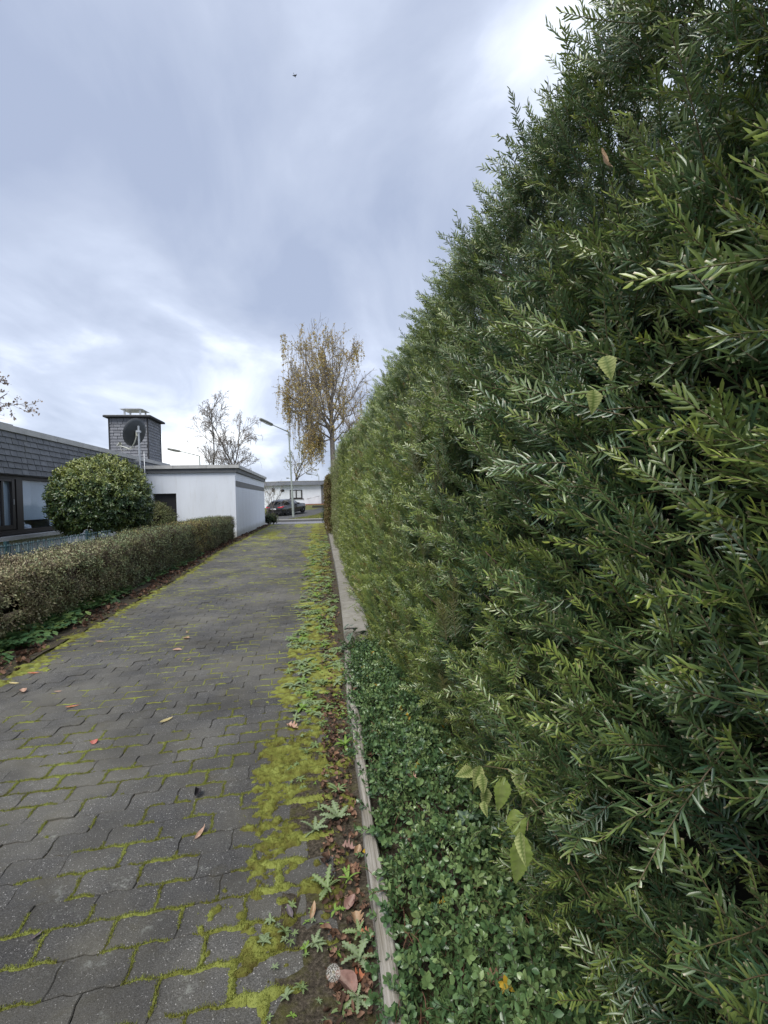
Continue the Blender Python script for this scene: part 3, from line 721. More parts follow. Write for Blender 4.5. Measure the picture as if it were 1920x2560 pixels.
# ------------------------------------------------------------------ leaf clusters
def leaf_strip(b, p, d, up, L, W, prof, fold=.25, droop=.2, **at):
    """one leaf blade: base p, along d, upper face up; prof = half-width fractions"""
    d = d/np.linalg.norm(d); side = np.cross(d, up); side /= max(np.linalg.norm(side), 1e-6); up = np.cross(side, d)
    m = len(prof); V = []
    for k, w in enumerate(prof):
        q = k/(m-1); c = p+d*L*q+up*(-droop*L*q*q)
        V += [c-side*W/2*w+up*fold*W/2*w, c, c+side*W/2*w+up*fold*W/2*w]
    i = (np.arange(m-1)[:, None]*3+np.arange(2)[None]).ravel()
    b.add(V, np.stack([i, i+1, i+4, i+3], 1), **at)
OVAL = [.1, .75, 1, .8, .08]; OVAL3 = [.12, 1, .1]; LANCE = [.1, .7, 1, .9, .55, .05]
def cluster(seed, n, stemL, L, W, prof=OVAL3, spread=.9, stemr=.0015, radial=True, twigs=0, droop=.15):
    r = np.random.default_rng(seed); b = Bld()
    tt = np.linspace(0, 1, 4); ph = r.uniform(0, 6.28); SP = np.stack([.15*stemL*tt**2*math.cos(ph), .15*stemL*tt**2*math.sin(ph), stemL*tt], 1)
    b.tube(SP, np.linspace(stemr, stemr*.5, 4), 3, False, stem=1, nr=.5)
    for k in range(twigs):
        p = np.array([0, 0, stemL*r.uniform(0, .7)]); d = unit(np.array([[r.normal(), r.normal(), .5]]))[0]
        b.tube([p, p+d*stemL*.3+np.array([0, 0, .01]), p+d*stemL*.65], [stemr*.7, stemr*.5, stemr*.3], 3, False, stem=1, nr=.5)
    for i in range(n):
        t = (i+.6)/n; p = np.array([np.interp(t, tt, SP[:, k]) for k in range(3)])
        if twigs: p = p+r.normal(0, stemL*.22, 3)
        a = i*2.4+r.normal(0, .3); out = np.array([math.cos(a), math.sin(a), 0]); el = r.normal(1.0, .25)*(1-.4*t)*spread
        d = out*math.sin(el)+np.array([0, 0, 1])*math.cos(el)
        leaf_strip(b, p, d, np.array([0, 0, 1.])*math.sin(el)-out*math.cos(el)+r.normal(0, .2, 3), L*r.uniform(.75, 1.15), W*r.uniform(.85, 1.1), prof, .3, droop, stem=0, nr=r.random())
    return b

# beech hedge beyond the yew
BEECHLEAF = mat_leaf('beech leaves', [(.0, (.09, .065, .03)), (.4, (.15, .10, .045)), (.7, (.17, .14, .05)), (1, (.12, .15, .04))], .6, .3)
def build_beech():
    H = thing('beech_hedge', 'rusty brown clipped beech hedge just beyond the far end of the yew', 'hedge', (.9, 21, 0))
    pr = [proto('beech_cluster', cluster(50+i, 26, .14, .055, .035, OVAL3, 1.2, .002, twigs=4).mesh('beech_cluster', BEECHLEAF)) for i in range(3)]
    n = 1500; y = RNG.uniform(17.3, 26, n); z = RNG.uniform(.25, 2.25, n); x = .47+RNG.uniform(0, .12, n)
    P = np.stack([x, y, z], 1); D = unit(np.stack([-np.ones(n), RNG.normal(0, .5, n), RNG.normal(.3, .5, n)], 1))
    nt = 500; Pt = np.stack([RNG.uniform(.5, 1.3, nt), RNG.uniform(17.3, 26, nt), RNG.uniform(2.18, 2.28, nt)], 1); Dt = unit(RNG.normal(0, .4, (nt, 3))+np.array([0, 0, 1]))
    ne = 250; Pe = np.stack([RNG.uniform(.5, 1.3, ne), np.full(ne, 17.3), RNG.uniform(.3, 2.25, ne)], 1); De = unit(RNG.normal(0, .4, (ne, 3))+np.array([0, -1, 0]))
    P = np.concatenate([P, Pt, Pe]); D = np.concatenate([D, Dt, De]); n = len(P)
    scatter('foliage', H, P-np.array([.9, 21, 0]), euler_from_dirs(D, RNG.uniform(0, 6, n)), RNG.uniform(.8, 1.3, n), RNG.integers(0, 3, n), pr, kind='stuff')
    b = Bld(); b.box((0.05, .65, 1.05), (.6, 8.5, 2.05)); b.obj('shade_core', HEDGECORE, H)
    for k in range(6):
        b = Bld(); b.tube([(0, -3+k*1.2, 0), (.03, -3+k*1.2, 1.2)], [.03, .02], 6); b.obj('trunk', BARK, H)
build_beech()

# ------------------------------------------------------------------ ground cover, ivy, bramble, weeds
COTON = mat_leaf('cotoneaster leaves', [(.0, (.045, .095, .042)), (.35, (.10, .18, .07)), (.65, (.18, .27, .10)), (.88, (.27, .35, .14)), (.93, (.42, .27, .03)), (1, (.50, .34, .03))], .32, .55, .15)
def build_ground_cover():
    pr = [proto('creeper_sprig', cluster(60+i, 14, .09, .021, .0122, OVAL, 1.05, .0011, droop=.1).mesh('creeper_sprig', COTON, True)) for i in range(5)]
    n = 3600; y = .75+3.7*RNG.random(n)**1.25; u = RNG.random(n); x = wall_x(y)+.035+u*(.56-.10*sstep(2.2, 4.4, y)-.02)
    k = fbm(x*5, y*5, 44, 2) > .24; x, y, u = x[k], y[k], u[k]; n = len(x)
    top = .10+.075*np.sin(np.clip(u, 0, 1)*3.1)+.06*(fbm(x*6, y*6, 45, 2)-.5)
    z = top-RNG.random(n)**2*.07-.03
    D = unit(np.stack([RNG.normal(-.25, .75, n), RNG.normal(-.15, .75, n), RNG.uniform(.15, 1.0, n)], 1))
    hue = np.where(RNG.random(n) < .012, 1.0, RNG.uniform(.0, .86, n)*(.6+.4*sstep(.05, .14, z)))
    scatter('ground_cover', None, np.stack([x, y, z], 1), euler_from_dirs(D, RNG.uniform(0, 6.28, n)), RNG.uniform(.8, 1.25, n), RNG.integers(0, 5, n), pr,
            RNG.random(n)*.5, hue, kind='stuff', label='creeping small oval glossy leaves between grey board and yew hedge', cat='ground cover')
    # reddish stems and dead needles lying under it
    b = Bld()
    for i in range(260):
        y0 = .8+3.6*random.random()**1.3; x0 = float(wall_x(y0))+.05+random.random()*.5; a = random.uniform(0, 6.28); L = random.uniform(.06, .2)
        P = [(x0+math.cos(a)*L*q, y0+math.sin(a)*L*q, .05+.09*math.sin(q*2.4)+random.uniform(-.005, .005)) for q in np.linspace(0, 1, 5)]
        b.tube(P, np.linspace(.0016, .0008, 5), 4)
    b.obj('creeper_stems', flat('red brown stems', (.13, .06, .035), .7), None, True, kind='stuff', label='thin red-brown creeper stems under the small glossy leaves', cat='stems')
build_ground_cover()

def ivy_blade(sz, seed):
    r = random.Random(seed); b = Bld()
    pts = [(-.15, .0), (-.42, -.12), (-.62, .08), (-.42, .34), (-.50, .58), (-.24, .62), (0, 1.0), (.24, .62), (.50, .58), (.42, .34), (.62, .08), (.42, -.12), (.15, .0)]
    V = [(0, .12, 0)]; vein = [1.0]
    for q in (.25, .5, .75, 1.0):
        for i, (x, y) in enumerate(pts):
            tipv = i in (2, 4, 6, 8, 10)
            X = x*q; Y = .12+(y-.12)*q
            V.append((X, Y, .10*abs(X)-.22*(X*X+Y*Y)+(.0 if tipv else .035*q)+r.uniform(-.012, .012))); vein.append((1.0 if tipv else 0.0)*(1-.3*q))
    n = len(pts); F3 = []; F4 = []
    for i in range(n-1): F3.append((0, 1+i, 2+i))
    for k in range(3):
        for i in range(n-1): a = 1+k*n+i; F4.append((a, a+n, a+n+1, a+1))
    b.add(np.array(V)*sz, [np.array(F3), np.array(F4)], vein=np.array(vein)); return b
IVY = mat_single_leaf('ivy leaf', (.016, .040, .024), (.030, .062, .036), .35, (.20, .27, .17), .08); IVY2 = mat_single_leaf('pale ivy leaf', (.05, .10, .05), (.085, .14, .07), .4, (.26, .33, .2), .15)
def ivy(loc, label, spec, mat=None):
    t = thing('ivy_plant', label, 'ivy', loc)
    b = Bld(); P = np.array([s[0] for s in spec]); o = P[np.argsort(P[:, 1])]
    o = np.concatenate([[o[0]-np.array([0, .04, .05])], o-np.array([0, 0, .012])]); b.tube(o, .0016, 4); b.obj('vine', BRANCH, t, True)
    for q, (p, sz, rot, m2) in enumerate(spec):
        ivy_blade(sz, q).obj('leaf', IVY2 if m2 else IVY, t, True, loc=p, rot=rot)
ivy((.50, 1.79, .10), 'large dark green ivy leaf with pale veins lying on the creeping ground cover', [((.02, 0, .085), .062, (.35, -.35, .2), 0), ((.055, .03, .075), .045, (.2, -.3, -1.1), 0), ((.03, -.07, .055), .035, (.4, -.4, .5), 0)])
ivy((.52, 1.33, .08), 'dull green ivy leaves low under the yew at the bottom of the bed', [((0, 0, .07), .045, (.5, -.5, .6), 0), ((-.05, .06, .06), .038, (.3, -.6, -.4), 0), ((-.09, -.02, .06), .035, (.3, -.3, 2.0), 0), ((.03, -.09, .05), .042, (.5, -.6, 1.2), 1)])
ivy((.45, 2.33, .10), 'shiny pale ivy sprig between creeping cover and yew, halfway along the board', [((0, 0, .07), .052, (.4, -.4, .3), 1), ((-.05, -.07, .07), .045, (.3, -.3, 1.4), 1), ((.03, .1, .07), .048, (.5, -.6, -.4), 1), ((-.06, .08, .05), .04, (.3, -.4, 1.0), 0), ((-.02, .22, .08), .045, (.3, -.5, .2), 0), ((.0, .42, .08), .045, (.3, -.5, -.6), 1)])
ivy((.27, 4.42, .12), 'dark ivy clump spilling over the joint where board meets first cap stone', [((random.uniform(-.09, .13), random.uniform(-.22, .22), random.uniform(.02, .15)), random.uniform(.045, .075), (random.uniform(-.2, .9), random.uniform(-.9, .2), random.uniform(0, 6.2)), i % 5 == 0) for i in range(20)])

BRAM = mat_single_leaf('bramble leaf', (.36, .41, .14), (.54, .57, .25), .6, (.10, .16, .03), .35, 40); BRAM2 = mat_single_leaf('bramble leaf green', (.24, .34, .07), (.38, .47, .13), .55, (.30, .36, .12), .35, 40)
def toothed_leaf(L, W, seed):
    r = random.Random(seed); b = Bld(); m = 19; V = []; vein = []; cw = r.uniform(-.25, .25)
    for k in range(m):
        q = k/(m-1); w = min(1.0, (q*3.2+.08)**.7)*(1-q**1.7)**.9*W/2*1.12
        w *= 1.10 if k % 2 else .94
        if k == m-1: w = .001
        zc = -.30*L*q*q+r.uniform(-.006, .006)*L
        rip = .012*math.sin(q*30)*L*2
        V += [(-w+cw*L*q*q, L*q, zc+(.35+cw)*w), (-w*.5+cw*L*q*q, L*q+.06*w, zc+.12*w+rip*.5), (cw*L*q*q, L*q, zc), (w*.5+cw*L*q*q, L*q+.06*w, zc+.12*w+rip*.5), (w+cw*L*q*q, L*q, zc+(.35-cw)*w)]
        vein += [0, .7*(k % 2), 1, .7*(k % 2), 0]
    i = (np.arange(m-1)[:, None]*5+np.arange(4)[None]).ravel(); b.add(V, np.stack([i, i+1, i+6, i+5], 1), vein=np.array(vein)); return b
def build_bramble():
    t = thing('bramble_shoot', 'yellow-green bramble shoot with toothed leaves poking out of the yew base', 'bramble', (.49, 1.2, .5))
    o = np.array([.52, 1.2, .5])
    L = [((.50, 1.54, .525), .062, .042, (-.1, -.9, 2.3), 0), ((.49, 1.42, .60), .065, .040, (-1.1, -.5, 2.9), 0), ((.48, 1.38, .60), .055, .036, (-1.2, .3, 2.6), 0), ((.50, 1.40, .545), .06, .036, (-1.3, -.2, 3.0), 0),
         ((.47, 1.33, .55), .04, .025, (-1.2, .2, 2.2), 0), ((.50, 1.26, .655), .095, .045, (-1.35, -.1, 2.9), 1), ((.52, 1.22, .70), .07, .035, (-1.0, .4, 2.7), 0), ((.55, 1.23, .66), .07, .035, (-1.2, -.3, 3.3), 0),
         ((.48, 1.14, .645), .075, .05, (-1.2, .1, 3.0), 1), ((.48, 1.09, .615), .12, .052, (-1.35, -.15, 2.9), 1), ((.46, 1.05, .65), .06, .03, (-.9, .5, 2.2), 0)]
    for i, (p, l, w, rot, k) in enumerate(L):
        toothed_leaf(l, w, i).obj('leaf', BRAM2 if k else BRAM, t, True, loc=tuple(np.array(p)-o), rot=rot)
    b = Bld(); b.tube(np.array([(.66, 1.0, .40), (.56, 1.15, .62), (.51, 1.25, .68), (.50, 1.40, .61), (.51, 1.52, .535)])-o, [.002, .002, .0018, .0015, .001], 5)
    b.tube(np.array([(.56, 1.15, .62), (.50, 1.10, .65), (.48, 1.06, .645)])-o, .0014, 5); b.obj('stem', flat('bramble stem', (.16, .12, .06), .6), t, True)
build_bramble()
for p, rot, lab in (((.405, .726, 1.613), (-1.2, .2, 2.7), 'pale green heart-shaped leaf caught in the yew, the upper of two'), ((.41, .768, 1.57), (-1.3, -.1, 3.0), 'pale green pointed leaf caught in the yew, the lower of two')):
    toothed_leaf(.038, .027, 9).obj('caught_leaf', BRAM, None, True, loc=(p[0]+.04, p[1], p[2]), rot=rot, label=lab, cat='leaf')

WEED = mat_single_leaf('weed leaf', (.11, .19, .05), (.21, .30, .09), .55, (.30, .36, .2), .2, 60); WEEDB = mat_single_leaf('bright weed leaf', (.13, .26, .03), (.22, .38, .05), .5, (.32, .44, .12), .3, 60)
WEED3 = mat_single_leaf('grey green weed leaf', (.15, .22, .09), (.26, .34, .15), .6, (.3, .36, .24), .2, 60)
def weed_leaf(L, W, seed, lobed=True, rise=.55):
    r = random.Random(seed); b = Bld(); m = 13 if lobed else 7; V = []; vein = []
    for k in range(m):
        q = k/(m-1); w = W/2*(.18+.82*math.sin(math.pi*q**.75*.93)**.8)
        if lobed: w *= (1.25 if k % 2 else .5)
        if k == m-1: w = .0006
        z = L*(rise*q-rise*.85*q*q)+r.uniform(-.001, .001); back = -.18*w if lobed and k % 2 else 0
        V += [(-w, L*q*.92+back, z+.22*w), (0, L*q*.92, z), (w, L*q*.92+back, z+.22*w)]; vein += [0, .8, 0]
    i = (np.arange(m-1)[:, None]*3+np.arange(2)[None]).ravel(); b.add(V, np.stack([i, i+1, i+4, i+3], 1), vein=np.array(vein)); return b
WL = {(k, s): weed_leaf(1.0, .25 if k else .19, s, bool(k), .5).mesh('weed_leaf', None, True) for k in (0, 1) for s in range(3)}
def weed_mesh(mat):
    out = {}
    for k, me in WL.items():
        c = me.copy(); c.materials.append(mat); out[k] = c
    return out
WM = {m.name: weed_mesh(m) for m in (WEED, WEEDB, WEED3)}
def rosette(loc, n, L, lobed, mat, label, group=None, name='rosette_weed'):
    t = thing(name, label, 'weed', loc, random.uniform(0, 6.28), group)
    for i in range(n):
        s = L*random.uniform(.45, 1.15)
        o = link('leaf', WM[mat.name][(int(lobed), i % 3)], t, loc=(0, 0, .002+.001*i), rot=(random.uniform(-.1, .5), random.uniform(-.3, .3), i*2.4+random.uniform(-.6, .6))); o.scale = (s, s, s)
NW = [((.050, 2.155), 13, .085, 1, WEED3, 'largest spiky-lobed rosette weed, beside the grey board'), ((-.050, 2.09), 9, .075, 1, WEED3, 'spiky-lobed rosette weed on moss, just left of the largest one'),
      ((.060, 2.365), 10, .065, 0, WEED, 'narrow-leaved rosette weed next to board, beyond the spiky weeds'), ((-.03, 2.23), 8, .05, 0, WEED, 'small plain-leaved rosette weed at the mossy edge of the pavers'),
      ((.0, 1.765), 9, .075, 1, WEED, 'long-leaved dandelion rosette on the moss beside brown oak leaves'), ((.075, 1.80), 8, .055, 0, WEEDB, 'tuft of bright narrow blades right against the grey board'),
      ((.095, 1.565), 9, .055, 1, WEED, 'green dandelion rosette between oak leaves and board'), ((.09, 1.475), 11, .075, 1, WEED3, 'sprawling toothed dandelion rosette near the fluffy seed head'),
      ((.075, 1.36), 8, .06, 1, WEED3, 'grey-green toothed rosette at the very bottom beside board'), ((-.045, 1.55), 7, .045, 1, WEED3, 'small pale frilly weed on moss left of the curled leaves'),
      ((.115, 2.80), 12, .085, 0, WEEDB, 'big fresh green rosette weed leaning on the board'), ((-.10, 2.77), 7, .05, 0, WEED, 'little rosette weed alone on the moss cushions'),
      ((.02, 3.30), 9, .06, 0, WEED, 'grey-green star-shaped rosette weed in mid moss'), ((.10, 3.2), 8, .055, 0, WEEDB, 'bright star-shaped rosette weed close to the board'), ((-.13, 3.38), 8, .055, 0, WEED3, 'pale star-shaped rosette weed at the paver side of the moss')]
for (x, y), n, L, lb, m, lab in NW: rosette((x, y, .008), n, L, lb, m, lab, 'rosette weeds in the mossy strip')
rosette((.43, 3.5, .12), 9, .11, 0, WEEDB, 'bright yellow-green dandelion plant among the creeping ground cover', None, 'dandelion_plant')
def scatter_weeds():
    pr = []
    for v in range(5):
        b = Bld()
        for i in range(7):
            wl = weed_leaf(1, .30, v*11+i, v % 2 == 1, .6); V = np.concatenate(wl.V)*random.uniform(.5, 1.1); a = i*2.4+random.uniform(-.4, .4)
            V = np.stack([V[:, 0]*math.cos(a)-V[:, 1]*math.sin(a), V[:, 0]*math.sin(a)+V[:, 1]*math.cos(a), V[:, 2]+.02*i], 1)
            b.add(V, [np.concatenate(f) for f in wl.F.values()], vein=0.3)
        pr.append(proto('seedling', b.mesh('seedling', (WEED, WEED3, WEEDB, WEED, WEED3)[v], True)))
    n = 1500; y = 1.0+RNG.random(n)**1.1*20; x = -.34+RNG.random(n)**.8*(wall_x(y)+.31); k = (fbm(x*4, y*2.0, 83, 2) > .44+.12*(y < 2.4)) & (x > -.22-.10*(y > 4)); x, y = x[k], y[k]; n = len(x)
    scatter('small_weeds', None, np.stack([x, y, .004+.008*RNG.random(n)], 1), np.stack([RNG.normal(0, .2, n), RNG.normal(0, .2, n), RNG.uniform(0, 6.28, n)], 1), np.where(y > 3.2, RNG.uniform(.025, .075, n), RNG.uniform(.014, .038, n)), RNG.integers(0, 5, n), pr,
            kind='stuff', label='tiny green weeds carpeting the mossy strip along the low wall', cat='weeds')
def far_weeds():
    spots = []
    while len(spots) < 95:
        y = 3.5+random.random()**1.3*15; x = random.uniform(-.27, float(wall_x(y))-.05)
        spots.append((x, y))
    protos = []
    for v in range(5):
        b = Bld()
        for i in range(9):
            wl = weed_leaf(1, .26, v*9+i, v % 2 == 0, .5); V = np.concatenate(wl.V)*random.uniform(.6, 1.1); a = i*2.4+random.uniform(-.3, .3)
            V = np.stack([V[:, 0]*math.cos(a)-V[:, 1]*math.sin(a), V[:, 0]*math.sin(a)+V[:, 1]*math.cos(a), V[:, 2]+.02*i], 1)
            b.add(V, [np.concatenate(f) for f in wl.F.values()], vein=0.3)
        protos.append(b.mesh('small_weed', (WEED, WEED3, WEEDB, WEED, WEED3)[v], True))
    for k, (x, y) in enumerate(spots):
        o = link('small_weed', protos[k % 5], None, 'small green weed farther along the mossy strip, past the near board', 'weed', 'weeds farther along the mossy strip', None, (x, y, .006), (0, 0, random.uniform(0, 6.28)))
        s = random.uniform(.06, .11); o.scale = (s, s, s*1.1)
far_weeds()
scatter_weeds()
def seed_head():
    t = thing('dandelion_seed_head', 'fluffy white dandelion seed head above the leaves at the bottom', 'dandelion', (.0, 1.38, 0))
    b = Bld(); c = np.array([.01, 0, .075])
    for i in range(90):
        z = 1-2*(i+.5)/90; a = i*2.39996; d = np.array([math.sqrt(1-z*z)*math.cos(a), math.sqrt(1-z*z)*math.sin(a), z])
        e = c+d*.017; u = np.cross(d, [0.3, .2, .9]); u /= np.linalg.norm(u); w = np.cross(d, u)
        for k in range(5):
            q = k*1.2566; f = e+(d*.004+(u*math.cos(q)+w*math.sin(q))*.0055); s = (u*-math.sin(q)+w*math.cos(q))*.00035
            b.add([e-s, e+s, f], np.array([[0, 1, 2]]))
        b.add([c+u*.0003, c-u*.0003, e], np.array([[0, 1, 2]]))
    b.obj('seed_tuft', flat('seed fluff', (.66, .65, .60), .9, .1), t)
    b = Bld(); b.tube([(.02, .03, 0), (.012, .01, .04), (.01, 0, .07)], .0014, 5); b.obj('stalk', flat('seed stalk', (.22, .17, .09), .7), t)
    b = Bld(); b.lathe([(0, .071), (.004, .073), (.004, .078), (0, .08)], 8, (.01, 0, 0)); b.obj('seed_base', flat('seed base', (.24, .2, .12), .8), t)
seed_head()

# ------------------------------------------------------------------ fallen leaves
def fallen(L, kind, curl, twist, seed):
    r = random.Random(seed); b = Bld(); m = 21; V = []; vein = []
    for k in range(m):
        q = k/(m-1)
        if kind == 'slim': w = .15*math.sin(math.pi*(q*.94+.03))**.8
        elif kind == 'ovate': w = .29*math.sin(math.pi*(q**.8*.94+.03))**.8
        elif kind == 'round': w = .45*math.sin(math.pi*(q*.96+.02))**.6
        elif kind == 'oak': w = .34*math.sin(math.pi*(q**1.2*.92+.05))**.6*(.88+.24*math.sin(q*25))
        else: w = .42*math.sin(math.pi*(q*.9+.06))**.6*(.95+.18*math.sin(q*17))
        if k in (0, m-1): w = .012
        for s in (-1, -.5, 0, .5, 1):
            x = s*w*(1+.05*r.uniform(-1, 1)); a = twist*(q-.5)
            z = curl*(s*w)**2*3.2+curl*.5*(q-.4)**2+r.uniform(-.012, .012)*(s != 0)
            V.append(((x*math.cos(a)-z*math.sin(a))*L, (q-.5)*L, (x*math.sin(a)+z*math.cos(a))*L)); vein.append(1 if s == 0 else .0)
    i = (np.arange(m-1)[:, None]*5+np.arange(4)[None]).ravel(); b.add(V, np.stack([i, i+1, i+6, i+5], 1), vein=np.array(vein))
    V0 = np.array(V[2]); b.tube([V0, V0+np.array([.03*L, -.16*L, .01*L])], [.012*L, .008*L], 4, vein=1.0)
    Vall = np.concatenate(b.V); zmin = Vall[:, 2].min(); b.V = [v-np.array([0, 0, zmin]) for v in b.V]
    return b
def lm(n, a, b, v=None, tr=.2): return mat_single_leaf(n, a, b, .6, v, tr, 30)
ORANGE = lm('orange leaf', (.40, .11, .05), (.55, .22, .12), (.55, .3, .15)); PALEY = lm('pale yellow leaf', (.48, .40, .19), (.60, .52, .28), (.4, .3, .12)); RED = lm('pink red leaf', (.48, .12, .09), (.60, .22, .18), (.5, .2, .15))
BLACK = lm('blackened leaf', (.014, .012, .014), (.05, .045, .05), None, .05); PINK = lm('pinkish tan leaf', (.42, .24, .17), (.55, .36, .27), (.5, .36, .26)); BROWN = lm('brown leaf', (.12, .062, .035), (.24, .13, .08), (.30, .2, .12), .12)
TAN = lm('tan oak leaf', (.30, .185, .10), (.46, .31, .19), (.48, .36, .24)); MAUVE = lm('mauve brown leaf', (.19, .105, .085), (.33, .20, .165), (.36, .25, .2), .12); DGREY = lm('grey wet leaf', (.075, .062, .07), (.15, .12, .125), (.2, .17, .17), .08)
LEAVES = [(-1.732, 3.704, .085, 'slim', .6, .3, 2.2, ORANGE, 'long orange leaf lying alone on the pavers, toward the left'), (-1.006, 3.349, .10, 'slim', .7, .2, -.6, PALEY, 'pale yellow elongated leaf on bare pavers'),
 (-1.343, 3.118, .046, 'round', .4, 0, .3, RED, 'small round pink-red leaf on the pavers'), (-.605, 2.464, .055, 'ovate', 2.2, .8, -.5, BLACK, 'blackened curled leaf on the pavers'), (-.525, 2.169, .075, 'slim', 1.4, 1.6, -.6, PINK, 'folded salmon-pink leaf on near pavers'),
 (-1.367, 4.96, .085, 'ovate', .5, 0, 1.9, PINK, 'broad pinkish leaf in mid path'), (-1.385, 5.368, .075, 'ovate', .8, 0, 1.2, TAN, 'tan curled leaf in mid path, lower of a close pair'), (-1.443, 5.618, .065, 'slim', .9, .5, .2, TAN, 'thin tan leaf in mid path, upper of a close pair'),
 (-1.18, 4.632, .05, 'slim', .6, .2, -.7, TAN, 'short pale leaf nearest below the broad pinkish one'), (-2.25, 5.432, .085, 'slim', .8, .3, 1.9, TAN, 'slender tan leaf near the left moss edge'), (-1.979, 4.029, .05, 'slim', .7, 0, 1.8, PINK, 'small pinkish leaf left of the orange one'),
 (-.193, 3.088, .085, 'oak', .8, .2, .9, PINK, 'pinkish lobed oak leaf on the moss cushion edge'), (.098, 1.829, .065, 'oak', 1.0, .4, .2, BROWN, 'dark brown oak leaf below the dandelion rosette, by the board'), (.086, 1.96, .055, 'oak', 1.2, .3, 1.1, MAUVE, 'rumpled oak leaf below the largest spiky weed'),
 (.122, 1.94, .05, 'ovate', 1.2, .3, -.4, TAN, 'upright tan leaf leaning on the board below the spiky weed'), (.076, 1.693, .06, 'ovate', .7, .2, -.6, MAUVE, 'smooth mauve-brown oval leaf in the weedy strip'), (.094, 1.617, .06, 'oak', .8, .2, .1, TAN, 'pale tan oak leaf with rounded lobes in the weedy strip'),
 (.118, 1.55, .05, 'oak', .9, .3, 1.2, ORANGE, 'small orange-brown oak leaf touching the board'), (.045, 1.40, .080, 'ovate', 1.5, .9, .5, MAUVE, 'big crumpled mauve leaf beside the fluffy seed head'), (.085, 1.41, .055, 'oak', 1.0, .3, 2.0, ORANGE, 'rusty lobed leaf right of the big crumpled one'),
 (-.128, 1.684, .065, 'slim', .9, .2, .3, DGREY, 'grey wet pointed leaf at the moss edge'), (-.052, 1.672, .06, 'slim', 1.5, .6, -.3, TAN, 'slim rolled orange-tan leaf on the moss'), (-.943, 1.727, .04, 'slim', 1.6, .5, -.8, DGREY, 'dark shrivelled scrap on the near left pavers'),
 (-2.40, 4.512, .09, 'slim', .8, .3, 1.7, ORANGE, 'orange leaf on the left moss edge, farthest of three'), (-2.42, 4.28, .09, 'slim', .7, .3, 1.3, PALEY, 'yellow-orange leaf on the left moss edge, middle of three'), (-2.25, 4.08, .085, 'ovate', 1.0, .3, .5, PINK, 'broad peach leaf on the left moss edge, nearest of three'),
 (.384, 2.161, .05, 'oak', .9, .3, .6, PINK, 'pale dry oak leaf resting on top of the ground cover'), (.418, 1.196, .06, 'oak', 1.0, .4, .9, BROWN, 'brown dry leaf sunk in the ground cover near the bottom'), (-.01, 1.60, .04, 'ovate', 1.1, .3, 1.4, BROWN, 'small brown leaf on moss left of the pale oak leaf')]
for i, (x, y, L, k, cu, tw, rz, m, lab) in enumerate(LEAVES):
    z = .10 if x > .3 else (.012 if x > -.25 else .004)
    if x > .3: z = .16
    fallen(L, k, cu, tw, i).obj('oak_leaf' if k == 'oak' else 'fallen_leaf', m, None, True, loc=(x, y, z), rot=(random.uniform(-.15, .15), random.uniform(-.15, .15), rz), label=lab, cat='leaf')
fallen(.034, 'slim', 2.0, 1.4, 77).obj('dry_leaf', TAN, None, True, loc=(.43, .70, 1.89), rot=(1.0, .3, .4), label='shrivelled dry brown leaf caught high in the yew hedge', cat='leaf')
LITTER = mat_leaf('leaf litter', [(0, (.035, .022, .016)), (.3, (.09, .05, .032)), (.55, (.17, .095, .06)), (.75, (.28, .17, .12)), (.9, (.40, .22, .11)), (1, (.42, .27, .16))], .75, .3, .1)
def build_litter():
    pr = []
    for i, k in enumerate(('ovate', 'oak', 'slim', 'round', 'oak')):
        b = fallen(1.0, k, 1.0, .4, 40+i); b.A.pop('vein'); me = b.mesh('litter_leaf', LITTER, True); pr.append(proto('litter_leaf', me))
    def sc(name, x, y, z, s, lab):
        n = len(x); R = np.stack([RNG.normal(0, .35, n), RNG.normal(0, .35, n), RNG.uniform(0, 6.28, n)], 1)
        scatter(name, None, np.stack([x, y, z], 1), R, s, RNG.integers(0, 5, n), pr, RNG.random(n)*.6, kind='stuff', label=lab, cat='leaf litter')
    n = 3400; y = 3.0+RNG.random(n)**1.3*27; u = RNG.random(n); x = left_edge(y)-.02-.34*u+RNG.normal(0, .05, n)
    k = fbm(x*2, y*1.2, 90, 2) > .36; x, y = x[k], y[k]
    sc('leaf_litter', x, y, .0+.05*RNG.random(len(x)), RNG.uniform(.03, .065, len(x)), 'brown and pink fallen leaves piled along the left path edge')
    n = 1100; y = 1.0+RNG.random(n)**1.2*14; x = RNG.uniform(-.04, 1, n)*(wall_x(y)-.02)
    sc('leaf_litter', x, y, .004+.014*RNG.random(n), RNG.uniform(.010, .036, n), 'small brown leaf scraps in the weedy strip by the board')
    n = 620; y = .95+RNG.random(n)*2.6; x = RNG.uniform(-.10, 1, n)*(wall_x(y)-.02)
    sc('leaf_litter', x, y, .004+.02*RNG.random(n), RNG.uniform(.008, .03, n), 'crumbled leaf bits on the bare soil beside the nearest board')
    n = 260; y = .9+RNG.random(n)*3.4; x = wall_x(y)+.05+RNG.random(n)*.5
    sc('leaf_litter', x, y, .06+.05*RNG.random(n), RNG.uniform(.02, .045, n), 'dead leaves lying under the creeping ground cover')
build_litter()

